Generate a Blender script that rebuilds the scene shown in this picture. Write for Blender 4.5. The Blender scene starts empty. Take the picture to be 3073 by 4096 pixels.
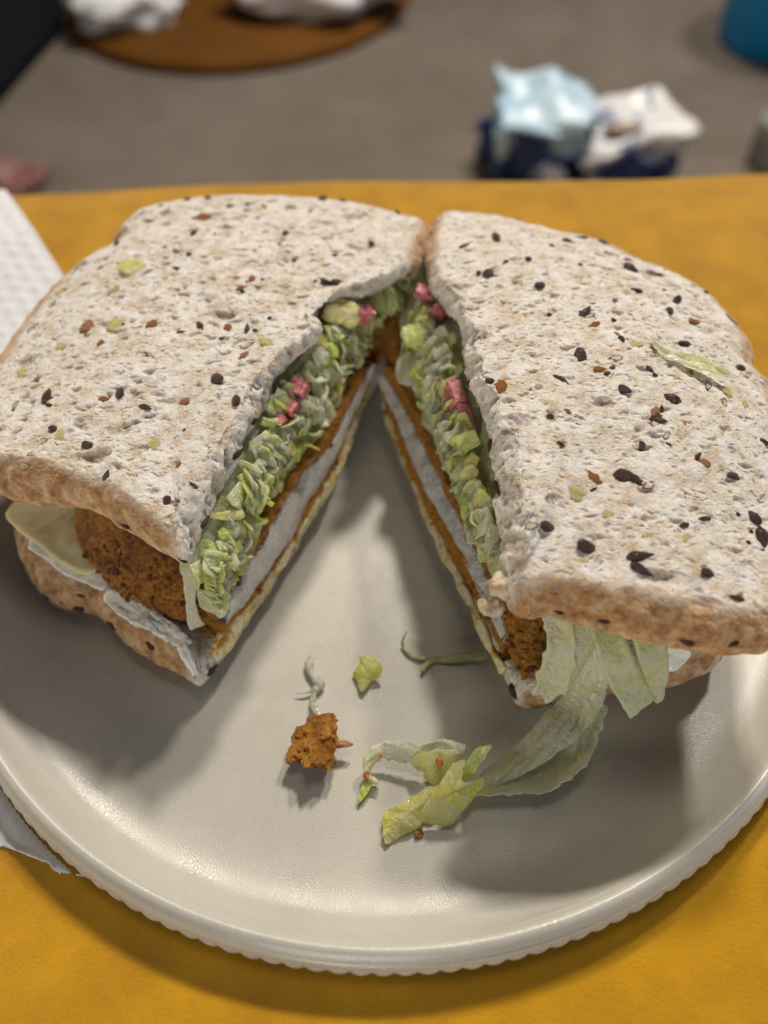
import bpy, bmesh, math, random
import numpy as np
from mathutils import Vector, Matrix, noise as mn
from mathutils.bvhtree import BVHTree
random.seed(7)
R = math.radians
MM = 0.001
S = bpy.context.scene
COL = S.collection

# ------------------------------------------------------------------ camera
cam_d = bpy.data.cameras.new('camera')
cam = bpy.data.objects.new('camera', cam_d)
COL.objects.link(cam)
S.camera = cam
PITCH, ROLL = 0.93749, -0.03811
Fw = Vector((0, math.cos(PITCH), -math.sin(PITCH)))
Up = Vector((0, math.sin(PITCH), math.cos(PITCH)))
Rt = Vector((1, 0, 0))
Rr = Rt * math.cos(ROLL) + Up * math.sin(ROLL)
Ur = Up * math.cos(ROLL) - Rt * math.sin(ROLL)
M = Matrix.Identity(4)
for i in range(3):
    M[i][0] = Rr[i]; M[i][1] = Ur[i]; M[i][2] = -Fw[i]
M.translation = Vector((-0.00082, -0.12162, 0.16386))
cam.matrix_world = M
cam_d.sensor_fit = 'HORIZONTAL'
cam_d.sensor_width = 24.0
cam_d.lens = 24.0 * 3000 / 3073
cam_d.clip_start = 0.005
cam_d.clip_end = 60
cam_d.dof.use_dof = True
cam_d.dof.focus_distance = 0.153
cam_d.dof.aperture_fstop = 6.6

# ------------------------------------------------------------------ light
W = bpy.data.worlds.new('World'); S.world = W
W.use_nodes = True
bg = W.node_tree.nodes['Background']
bg.inputs[0].default_value = (0.50, 0.54, 0.66, 1)
bg.inputs[1].default_value = 0.07

def lamp(name, az, el, dist, size, energy, col, target=(0, 0, 0.02), size_y=None):
    """area lamp; az measured from +Y (behind the plate) towards +X, degrees"""
    d = bpy.data.lights.new(name, 'AREA')
    d.shape = 'RECTANGLE'; d.size = size; d.size_y = size_y or size
    d.energy = energy; d.color = col
    o = bpy.data.objects.new(name, d); COL.objects.link(o)
    v = Vector((math.sin(R(az)) * math.cos(R(el)), math.cos(R(az)) * math.cos(R(el)), math.sin(R(el))))
    o.location = Vector(target) + v * dist
    o.rotation_euler = (-v).to_track_quat('-Z', 'Y').to_euler()
    return o
lamp('lamp_behind', 14, 47, 2.2, 0.18, 33, (1.0, 0.92, 0.79))
lamp('lamp_behind_right', 33, 45, 2.2, 0.16, 22, (1.0, 0.93, 0.82))
lamp('lamp_overhead', 10, 77, 1.9, 0.40, 2.6, (1.0, 0.88, 0.70))
lamp('window_right', 105, 20, 2.4, 0.9, 6.0, (0.62, 0.76, 1.0))
lamp('fill_front', 190, 9, 2.2, 0.9, 17.0, (1.0, 0.98, 0.90))  # soft fill added on the camera side to brighten the cut faces
lamp('lamp_left', -88, 12, 2.2, 0.5, 10.0, (1.0, 0.92, 0.70))
S.view_settings.view_transform = 'Standard'
S.view_settings.look = 'None'
S.view_settings.exposure = 0.0
S.view_settings.gamma = 1.0
S.render.engine = 'CYCLES'
S.cycles.use_denoising = True
S.cycles.max_bounces = 8
S.cycles.transparent_max_bounces = 6
S.cycles.sample_clamp_indirect = 4

# ------------------------------------------------------------------ node helpers
def mat(name):
    m = bpy.data.materials.new(name); m.use_nodes = True
    nt = m.node_tree
    return m, nt, nt.nodes['Principled BSDF']
def N(nt, t, **kw):
    n = nt.nodes.new(t)
    for k, v in kw.items():
        if k in n.inputs: n.inputs[k].default_value = v
        else: setattr(n, k, v)
    return n
def L(nt, a, b): nt.links.new(a, b)
def coords(nt, scale=1000.0, stretch=(1, 1, 1)):
    tc = N(nt, 'ShaderNodeTexCoord'); mp = N(nt, 'ShaderNodeMapping')
    mp.inputs['Scale'].default_value = tuple(scale * s for s in stretch)
    L(nt, tc.outputs['Object'], mp.inputs['Vector'])
    return mp.outputs['Vector']
def math_(nt, op, a, b=None, c=None, clamp=False):
    n = nt.nodes.new('ShaderNodeMath'); n.operation = op; n.use_clamp = clamp
    for i, v in enumerate((a, b, c)):
        if v is None: continue
        if isinstance(v, (int, float)): n.inputs[i].default_value = v
        else: L(nt, v, n.inputs[i])
    return n.outputs[0]
def ramp(nt, fac, stops):
    n = nt.nodes.new('ShaderNodeValToRGB')
    e = n.color_ramp.elements
    while len(e) < len(stops): e.new(0.5)
    for el, (p, c) in zip(e, stops):
        el.position = p
        el.color = (c, c, c, 1) if isinstance(c, (int, float)) else tuple(c) + (1,)
    L(nt, fac, n.inputs[0])
    return n.outputs[0]
def mix(nt, fac, a, b, mode='MIX'):
    n = nt.nodes.new('ShaderNodeMix'); n.data_type = 'RGBA'; n.blend_type = mode
    if isinstance(fac, (int, float)): n.inputs[0].default_value = fac
    else: L(nt, fac, n.inputs[0])
    for i, v in ((6, a), (7, b)):
        if isinstance(v, tuple): n.inputs[i].default_value = v + (1,)
        else: L(nt, v, n.inputs[i])
    return n.outputs[2]
def noise_(nt, vec, scale, detail=4, rough=0.55, dist=0.0):
    n = N(nt, 'ShaderNodeTexNoise')
    n.inputs['Scale'].default_value = scale; n.inputs['Detail'].default_value = detail
    n.inputs['Roughness'].default_value = rough; n.inputs['Distortion'].default_value = dist
    L(nt, vec, n.inputs['Vector'])
    return n.outputs[0]
def voro(nt, vec, scale, feature='F1', rnd=1.0):
    n = N(nt, 'ShaderNodeTexVoronoi'); n.feature = feature
    n.inputs['Scale'].default_value = scale; n.inputs['Randomness'].default_value = rnd
    L(nt, vec, n.inputs['Vector'])
    return n
def bump(nt, h, strength, dist, bsdf):
    b = N(nt, 'ShaderNodeBump'); b.inputs['Strength'].default_value = strength
    b.inputs['Distance'].default_value = dist
    L(nt, h, b.inputs['Height']); L(nt, b.outputs[0], bsdf.inputs['Normal'])
def attr(nt, name):
    n = N(nt, 'ShaderNodeAttribute'); n.attribute_name = name
    return n.outputs['Fac']
def sss(b, w, rad, scale):
    b.inputs['Subsurface Weight'].default_value = w
    b.inputs['Subsurface Radius'].default_value = rad
    b.inputs['Subsurface Scale'].default_value = scale

# ------------------------------------------------------------------ materials
def make_bread(name, warm=0.0):
    m, nt, b = mat(name)
    v0 = coords(nt)
    wn = N(nt, 'ShaderNodeTexNoise'); wn.inputs['Scale'].default_value = 0.25; wn.inputs['Detail'].default_value = 2
    L(nt, v0, wn.inputs['Vector'])
    vm = N(nt, 'ShaderNodeVectorMath', operation='MULTIPLY_ADD')
    L(nt, wn.outputs['Color'], vm.inputs[0]); vm.inputs[1].default_value = (4, 4, 4); L(nt, v0, vm.inputs[2])
    v = vm.outputs[0]
    st = N(nt, 'ShaderNodeMapping'); st.inputs['Scale'].default_value = (0.6, 1.35, 1.0); st.inputs['Rotation'].default_value = (0, 0, 0.5)
    L(nt, v, st.inputs['Vector']); vs = st.outputs['Vector']
    cr = attr(nt, 'crust')
    def pores(scale, gate, r0, r1):
        vo = voro(nt, vs, scale)
        g = N(nt, 'ShaderNodeSeparateColor'); L(nt, vo.outputs['Color'], g.inputs[0])
        hole = ramp(nt, vo.outputs['Distance'], [(0.0, 1.0), (r0, 0.8), (r1, 0.0)])
        gt = ramp(nt, g.outputs[0], [(gate, 0.0), (min(gate + 0.15, 1), 1.0)])
        return math_(nt, 'MULTIPLY', hole, gt)
    big = pores(0.15, 0.78, 0.14, 0.40)
    mid = pores(0.34, 0.50, 0.14, 0.42)
    sml = pores(0.75, 0.40, 0.16, 0.48)
    tiny = pores(1.5, 0.2, 0.2, 0.6)
    fine = noise_(nt, vs, 2.2, 3, 0.7)
    lump = noise_(nt, v0, 0.35, 3, 0.5)
    h = math_(nt, 'MULTIPLY', big, -2.0)
    h = math_(nt, 'MULTIPLY_ADD', mid, -1.1, h)
    h = math_(nt, 'MULTIPLY_ADD', sml, -0.50, h)
    h = math_(nt, 'MULTIPLY_ADD', tiny, -0.16, h)
    fin = math_(nt, 'SUBTRACT', fine, 0.5)
    h = math_(nt, 'MULTIPLY_ADD', fin, 0.18, h)
    crinv = math_(nt, 'MULTIPLY_ADD', cr, -0.80, 1.0)
    h = math_(nt, 'MULTIPLY', h, crinv)
    wr = noise_(nt, v0, 0.22, 4, 0.6, 0.6)
    wr2 = math_(nt, 'MULTIPLY', math_(nt, 'SUBTRACT', wr, 0.5), math_(nt, 'MULTIPLY', cr, 1.7))
    h = math_(nt, 'ADD', h, wr2)
    lu = math_(nt, 'SUBTRACT', lump, 0.5)
    h = math_(nt, 'MULTIPLY_ADD', lu, 1.0, h)
    hm = math_(nt, 'MULTIPLY', h, 0.00088)
    d = N(nt, 'ShaderNodeDisplacement'); d.inputs['Midlevel'].default_value = 0; d.inputs['Scale'].default_value = 1
    L(nt, hm, d.inputs['Height'])
    L(nt, d.outputs[0], nt.nodes['Material Output'].inputs['Displacement'])
    m.displacement_method = 'BOTH'
    # colour
    t1 = noise_(nt, v0, 0.19, 5, 0.75)
    c = ramp(nt, t1, [(0.36, (0.54, 0.42, 0.29)), (0.46, (0.71, 0.635, 0.55)), (0.58, (0.82, 0.785, 0.76))])
    gz = ramp(nt, noise_(nt, vs, 0.28, 4, 0.7), [(0.52, 0.0), (0.70, 0.8)])
    c = mix(nt, gz, c, (0.46, 0.40, 0.37))
    t2 = noise_(nt, v0, 0.6, 4, 0.7)
    c = mix(nt, ramp(nt, t2, [(0.50, 0.0), (0.68, 0.75)]), c, (0.68, 0.49, 0.28))
    c = mix(nt, ramp(nt, noise_(nt, v0, 2.6, 2), [(0.52, 0.0), (0.66, 0.6)]), c, (0.88, 0.84, 0.78))
    pm = math_(nt, 'MAXIMUM', mid, math_(nt, 'MAXIMUM', big, math_(nt, 'MULTIPLY', sml, 0.5)))
    c = mix(nt, math_(nt, 'MULTIPLY', pm, 0.75), c, (0.42, 0.32, 0.26))  # shade inside the pores put into the crumb colour
    # bran specks
    vb = voro(nt, v0, 0.55)
    g = N(nt, 'ShaderNodeSeparateColor'); L(nt, vb.outputs['Color'], g.inputs[0])
    sp = math_(nt, 'MULTIPLY', ramp(nt, vb.outputs['Distance'], [(0.10, 1.0), (0.17, 0.0)]), ramp(nt, g.outputs[1], [(0.80, 0.0), (0.84, 1.0)]))
    c = mix(nt, math_(nt, 'MULTIPLY', sp, 0.8), c, (0.36, 0.16, 0.05))
    cn = noise_(nt, v0, 0.30, 5, 0.65)
    cc = ramp(nt, cn, [(0.30, (0.20, 0.078, 0.022)), (0.48, (0.46, 0.24, 0.095)), (0.64, (0.66, 0.46, 0.28))])
    cc = mix(nt, ramp(nt, noise_(nt, v0, 1.8, 3), [(0.5, 0.0), (0.72, 0.5)]), cc, (0.60, 0.42, 0.26))
    crs = ramp(nt, math_(nt, 'ADD', cr, math_(nt, 'MULTIPLY_ADD', t2, 0.5, -0.25)), [(0.28, 0.0), (0.62, 1.0)])
    c = mix(nt, crs, c, cc)
    L(nt, c, b.inputs['Base Color'])
    b.inputs['Roughness'].default_value = 0.78
    b.inputs['Specular IOR Level'].default_value = 0.25
    b.inputs['Sheen Weight'].default_value = 0.35
    sss(b, 0.6, (1.0, 0.85, 0.7), 0.0009)
    return m
BREAD = make_bread('multigrain_bread')

def make_coating():
    m, nt, b = mat('fried_crumb_coating')
    v = coords(nt)
    n = noise_(nt, v, 1.1, 6, 0.8)
    n2 = noise_(nt, v, 0.22, 3, 0.5)
    c = ramp(nt, n, [(0.28, (0.10, 0.022, 0.004)), (0.42, (0.34, 0.10, 0.012)), (0.54, (0.58, 0.25, 0.030)), (0.70, (0.74, 0.44, 0.12))])
    c = mix(nt, ramp(nt, n2, [(0.45, 0.0), (0.65, 0.7)]), c, (0.15, 0.038, 0.006))
    br = attr(nt, 'bright')
    c = mix(nt, math_(nt, 'MULTIPLY', br, ramp(nt, n, [(0.35, 0.25), (0.6, 0.95)])), c, (0.66, 0.30, 0.03))
    L(nt, c, b.inputs['Base Color'])
    b.inputs['Roughness'].default_value = 0.42
    b.inputs['Coat Weight'].default_value = 0.15; b.inputs['Coat Roughness'].default_value = 0.25
    sss(b, 0.15, (1, .4, .1), 0.001)
    vo = voro(nt, v, 0.9)
    h = math_(nt, 'MULTIPLY_ADD', math_(nt, 'SUBTRACT', n, 0.5), 2.3, math_(nt, 'MULTIPLY', vo.outputs['Distance'], -0.5))
    d = N(nt, 'ShaderNodeDisplacement'); d.inputs['Midlevel'].default_value = -0.2; d.inputs['Scale'].default_value = 0.001
    L(nt, h, d.inputs['Height']); L(nt, d.outputs[0], nt.nodes['Material Output'].inputs['Displacement'])
    m.displacement_method = 'BOTH'
    return m
COATING = make_coating()

def simple(name, col, rough=0.5, col2=None, nscale=0.5, bumpd=0.0, bscale=1.5, s=0.0, srad=(1, 1, 1), sscale=0.001,
           coat=0.0, trans=0.0, sheen=0.0, spec=0.5, stretch=(1, 1, 1), lo=0.38, hi=0.62):
    m, nt, b = mat(name)
    v = coords(nt, stretch=stretch)
    if col2:
        L(nt, ramp(nt, noise_(nt, v, nscale, 4, 0.6), [(lo, col), (hi, col2)]), b.inputs['Base Color'])
    else:
        b.inputs['Base Color'].default_value = col + (1,)
    b.inputs['Roughness'].default_value = rough
    b.inputs['Coat Weight'].default_value = coat; b.inputs['Coat Roughness'].default_value = 0.12
    b.inputs['Transmission Weight'].default_value = trans
    b.inputs['Sheen Weight'].default_value = sheen
    b.inputs['Specular IOR Level'].default_value = spec
    if s: sss(b, s, srad, sscale)
    if bumpd: bump(nt, noise_(nt, v, bscale, 4, 0.6), 1.0, bumpd * 0.001, b)
    return m
MEAT = simple('chicken_meat', (0.76, 0.70, 0.65), 0.34, (0.93, 0.91, 0.89), 0.7, 1.4, 1.3, 0.3, (1, .6, .5), 0.0015, stretch=(0.5, 1.2, 2))
SEED = simple('linseed_shell', (0.038, 0.014, 0.012), 0.32, (0.11, 0.040, 0.026), 0.6, 0.25, 1.5, coat=0.12)
SEEDCUT = simple('linseed_cut_inside', (0.40, 0.30, 0.20), 0.6, (0.62, 0.52, 0.40), 1.2)
GRAIN = simple('yellow_grain', (0.76, 0.58, 0.16), 0.5, (0.86, 0.76, 0.42), 0.7, 0.3, 1.5, 0.25, (1, .8, .3), 0.001)
PALEGRAIN = simple('pale_oat_grain', (0.66, 0.46, 0.24), 0.55, (0.76, 0.60, 0.38), 0.7, 0.3, 1.5)
TORN = simple('torn_crumb', (0.60, 0.42, 0.24), 0.85, (0.80, 0.72, 0.60), 0.35, 0.8, 0.9, 0.4, (1, .8, .6), 0.001, spec=0.2)
BRAN = simple('brown_bran', (0.30, 0.12, 0.04), 0.5, (0.50, 0.24, 0.10), 0.8, 0.2, 1.5)
FLAKE = simple('orange_flake', (0.34, 0.10, 0.015), 0.45, (0.50, 0.19, 0.03), 0.8, 0.3, 1.5)
CHEESE = simple('pale_cheese', (0.72, 0.62, 0.33), 0.34, (0.76, 0.68, 0.42), 0.2, 0.1, 0.6, 0.4, (1, .8, .4), 0.003)
MAYO = simple('white_mayonnaise', (0.90, 0.88, 0.80), 0.2, (0.94, 0.93, 0.87), 0.4, 0.5, 0.5, 0.4, (1, .9, .8), 0.002, coat=0.3)
EGG = simple('yellow_egg', (0.86, 0.74, 0.26), 0.35, (0.90, 0.84, 0.48), 0.5, 0.3, 0.8, 0.4, (1, .8, .3), 0.002)
PINK = simple('pink_radish', (0.56, 0.09, 0.13), 0.32, (0.78, 0.34, 0.37), 0.7, 0.6, 1.0, 0.3, (1, .3, .3), 0.001, coat=0.15)
def make_spread():
    m, nt, b = mat('melted_spread_and_crumb')
    v = coords(nt)
    c = ramp(nt, noise_(nt, v, 0.22, 4, 0.65, 0.6), [(0.34, (0.42, 0.19, 0.03)), (0.43, (0.70, 0.50, 0.12)), (0.52, (0.80, 0.74, 0.56)), (0.62, (0.74, 0.62, 0.30)), (0.70, (0.50, 0.24, 0.05))])
    L(nt, c, b.inputs['Base Color']); b.inputs['Roughness'].default_value = 0.3
    sss(b, 0.3, (1, .8, .4), 0.002)
    bump(nt, noise_(nt, v, 0.9, 4, 0.6), 1.0, 0.0006, b)
    return m
BUTTER = make_spread()
def make_lettuce(name, c1, c2, c3, tr=0.5):
    m, nt, b = mat(name)
    v = coords(nt)
    oi = N(nt, 'ShaderNodeObjectInfo')
    n = noise_(nt, v, 0.16, 3, 0.5, 0.8)
    c = ramp(nt, n, [(0.33, c1), (0.5, c2), (0.66, c3)])
    c = mix(nt, ramp(nt, noise_(nt, v, 0.8, 4), [(0.5, 0.0), (0.7, 0.5)]), c, (0.97, 0.97, 0.84))
    L(nt, c, b.inputs['Base Color'])
    b.inputs['Roughness'].default_value = 0.20
    b.inputs['Coat Weight'].default_value = 0.45; b.inputs['Coat Roughness'].default_value = 0.06
    sss(b, 0.3, (0.8, 1, 0.4), 0.002)
    h = noise_(nt, v, 0.9, 4, 0.55, 0.5)
    bp = N(nt, 'ShaderNodeBump'); bp.inputs['Strength'].default_value = 1; bp.inputs['Distance'].default_value = 0.0008
    L(nt, h, bp.inputs['Height']); L(nt, bp.outputs[0], b.inputs['Normal'])
    t = N(nt, 'ShaderNodeBsdfTranslucent'); L(nt, c, t.inputs[0]); L(nt, bp.outputs[0], t.inputs['Normal'])
    mx = N(nt, 'ShaderNodeMixShader'); mx.inputs[0].default_value = tr
    L(nt, b.outputs[0], mx.inputs[1]); L(nt, t.outputs[0], mx.inputs[2])
    tp = N(nt, 'ShaderNodeBsdfTransparent'); m2 = N(nt, 'ShaderNodeMixShader'); m2.inputs[0].default_value = 0.10
    L(nt, mx.outputs[0], m2.inputs[1]); L(nt, tp.outputs[0], m2.inputs[2])
    L(nt, m2.outputs[0], nt.nodes['Material Output'].inputs['Surface'])
    return m
LET_A = make_lettuce('lettuce_pale', (0.84, 0.92, 0.42), (0.91, 0.95, 0.60), (0.94, 0.96, 0.78), 0.42)
LET_B = make_lettuce('lettuce_green', (0.74, 0.90, 0.16), (0.84, 0.92, 0.32), (0.91, 0.94, 0.56), 0.42)
LET_C = make_lettuce('lettuce_yellow', (0.92, 0.88, 0.22), (0.94, 0.92, 0.38), (0.95, 0.95, 0.64), 0.42)
LET_W = make_lettuce('lettuce_white', (0.91, 0.92, 0.54), (0.95, 0.95, 0.70), (0.97, 0.97, 0.86), 0.42)
ONION = make_lettuce('cooked_onion', (0.66, 0.64, 0.52), (0.72, 0.70, 0.60), (0.78, 0.76, 0.68), 0.5)
DARKLET = make_lettuce('wilted_lettuce', (0.50, 0.50, 0.24), (0.62, 0.62, 0.32), (0.74, 0.74, 0.44), 0.2)
def make_plate():
    m, nt, b = mat('cream_satin_glaze')
    v = coords(nt)
    n = noise_(nt, v, 0.03, 3)
    c = ramp(nt, n, [(0.35, (0.50, 0.475, 0.42)), (0.65, (0.545, 0.52, 0.465))])
    sp = voro(nt, v, 0.05); 
    c = mix(nt, ramp(nt, sp.outputs['Distance'], [(0.012, 0.7), (0.022, 0.0)]), c, (0.25, 0.2, 0.15))
    L(nt, c, b.inputs['Base Color'])
    L(nt, ramp(nt, noise_(nt, v, 0.07, 5, 0.65), [(0.38, 0.20), (0.60, 0.38)]), b.inputs['Roughness'])
    b.inputs['Specular IOR Level'].default_value = 0.6
    b.inputs['Coat Weight'].default_value = 0.2; b.inputs['Coat Roughness'].default_value = 0.18
    h = noise_(nt, v, 3.2, 2, 0.6)
    bump(nt, h, 0.7, 0.00010, b)
    return m
PLATE = make_plate()
def make_velvet():
    m, nt, b = mat('mustard_velvet')
    v = coords(nt)
    n = noise_(nt, v, 0.06, 4, 0.6)
    c = ramp(nt, n, [(0.36, (0.55, 0.265, 0.0005)), (0.64, (0.69, 0.345, 0.001))])
    L(nt, c, b.inputs['Base Color'])
    b.inputs['Roughness'].default_value = 0.55; b.inputs['Specular IOR Level'].default_value = 0.30
    b.inputs['Sheen Weight'].default_value = 1.0; b.inputs['Sheen Roughness'].default_value = 0.2
    b.inputs['Sheen Tint'].default_value = (1.0, 0.86, 0.62, 1)
    bump(nt, noise_(nt, v, 1.6, 4, 0.8), 1.0, 0.0005, b)
    return m
VELVET = make_velvet()
CARPET = simple('brown_grey_carpet', (0.150, 0.122, 0.100), 0.95, (0.200, 0.166, 0.140), 0.008, 2.0, 0.25, spec=0.1, lo=0.3, hi=0.7)
TOWEL = simple('white_paper_towel', (0.74, 0.74, 0.78), 0.9, (0.80, 0.80, 0.83), 0.3, 0.12, 2.0, 0.15, (1, 1, 1), 0.001, sheen=0.2, spec=0.1)
TISSUE = simple('white_tissue', (0.72, 0.72, 0.75), 0.9, (0.78, 0.78, 0.80), 0.02)
ORANGE = simple('dark_orange_felt', (0.115, 0.045, 0.006), 0.8, (0.14, 0.054, 0.007), 0.01, spec=0.15)
DARK = simple('near_black_cloth', (0.012, 0.012, 0.018), 0.9, spec=0.15)
BLUE = simple('blue_plastic', (0.0, 0.26, 0.66), 0.4)
SKIN = simple('pink_skin', (0.20, 0.085, 0.08), 0.5, (0.25, 0.115, 0.11), 0.03, s=0.2, sscale=0.004)
PKBLUE = simple('pale_blue_film', (0.20, 0.38, 0.66), 0.35, (0.48, 0.64, 0.76), 0.02, lo=0.34, hi=0.46)
PKNAVY = simple('navy_film', (0.008, 0.022, 0.075), 0.3, (0.02, 0.06, 0.20), 0.012)
PKWHITE = simple('white_film', (0.05, 0.11, 0.28), 0.35, (0.74, 0.73, 0.74), 0.035, lo=0.40, hi=0.47)
PKGREEN = simple('dark_green_film', (0.01, 0.06, 0.045), 0.35)
PKTAN = simple('tan_film', (0.34, 0.24, 0.16), 0.4)
GREYPL = simple('grey_metal_tin', (0.20, 0.21, 0.20), 0.4, (0.38, 0.38, 0.37), 0.02)

# ------------------------------------------------------------------ object helpers
def link(name, me, parent=None, m=None, smooth=True):
    o = bpy.data.objects.new(name, me); COL.objects.link(o)
    if parent: o.parent = parent
    if m and not me.materials: me.materials.append(m)
    if smooth:
        me.polygons.foreach_set('use_smooth', [True] * len(me.polygons))
    return o
def tag(o, label=None, cat=None, group=None, kind=None):
    if label: o['label'] = label
    if cat: o['category'] = cat
    if group: o['group'] = group
    if kind: o['kind'] = kind
    return o
def empty(name, loc=(0, 0, 0)):
    o = bpy.data.objects.new(name, None); COL.objects.link(o)
    o.location = loc; o.empty_display_size = 0.01
    return o
def mesh_grid(name, V, nu, nv, closed_u=True, attrs=None, cap0=False, cap1=False):
    """V: (nv, nu, 3) array of rows; quads between rows; closed in u"""
    V = np.asarray(V, float)
    idx = np.arange(nu * nv).reshape(nv, nu)
    if closed_u:
        a = idx[:-1, :]; b = np.roll(a, -1, 1); d = idx[1:, :]; c = np.roll(d, -1, 1)
    else:
        a = idx[:-1, :-1]; b = idx[:-1, 1:]; d = idx[1:, :-1]; c = idx[1:, 1:]
    F = np.stack([a, d, c, b], -1).reshape(-1, 4)
    verts = V.reshape(-1, 3)
    me = bpy.data.meshes.new(name)
    n = len(verts); nf = len(F)
    me.vertices.add(n); me.vertices.foreach_set('co', verts.ravel())
    me.loops.add(nf * 4); me.loops.foreach_set('vertex_index', F.ravel().astype(np.int32))
    me.polygons.add(nf)
    me.polygons.foreach_set('loop_start', np.arange(0, nf * 4, 4, dtype=np.int32))
    me.polygons.foreach_set('loop_total', np.full(nf, 4, np.int32))
    me.update(calc_edges=True)
    if attrs:
        for k, arr in attrs.items():
            at_ = me.attributes.new(k, 'FLOAT', 'POINT')
            at_.data.foreach_set('value', np.asarray(arr, np.float32).ravel())
    return me
def resample(P, n, closed=True, smooth=2):
    """Catmull-Rom resampling at an even index spacing weighted by length"""
    P = np.asarray(P, float); m = len(P)
    if closed:
        seg = np.linalg.norm(np.roll(P, -1, 0) - P, axis=1)
    else:
        seg = np.linalg.norm(P[1:] - P[:-1], axis=1)
    cum = np.concatenate([[0], np.cumsum(seg)])
    t = np.linspace(0, cum[-1], n, endpoint=not closed)
    k = np.clip(np.searchsorted(cum, t, side='right') - 1, 0, len(seg) - 1)
    f = (t - cum[k]) / np.maximum(seg[k], 1e-9)
    return catmull(P, k, f, closed), (k, f)
def catmull(P, k, f, closed=True):
    P = np.asarray(P, float); m = len(P)
    def g(i): return P[i % m] if closed else P[np.clip(i, 0, m - 1)]
    p0, p1, p2, p3 = g(k - 1), g(k), g(k + 1), g(k + 2)
    f = f[:, None]
    return 0.5 * ((2 * p1) + (-p0 + p2) * f + (2 * p0 - 5 * p1 + 4 * p2 - p3) * f ** 2 + (-p0 + 3 * p1 - 3 * p2 + p3) * f ** 3)
def fbm(x, y, z, seed=0, octs=3):
    rs = np.random.RandomState(seed); out = np.zeros(np.broadcast(x, y, z).shape)
    a = 1.0
    for o in range(octs):
        for j in range(4):
            d = rs.normal(size=3); d /= np.linalg.norm(d); ph = rs.uniform(0, 6.28)
            out = out + a * np.sin((d[0] * x + d[1] * y + d[2] * z) * 2 ** o + ph + 1.3 * np.sin((d[1] * x - d[2] * y + d[0] * z) * 2 ** o * 0.7 + ph * 2)) / 4
        a *= 0.5
    return out

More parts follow.
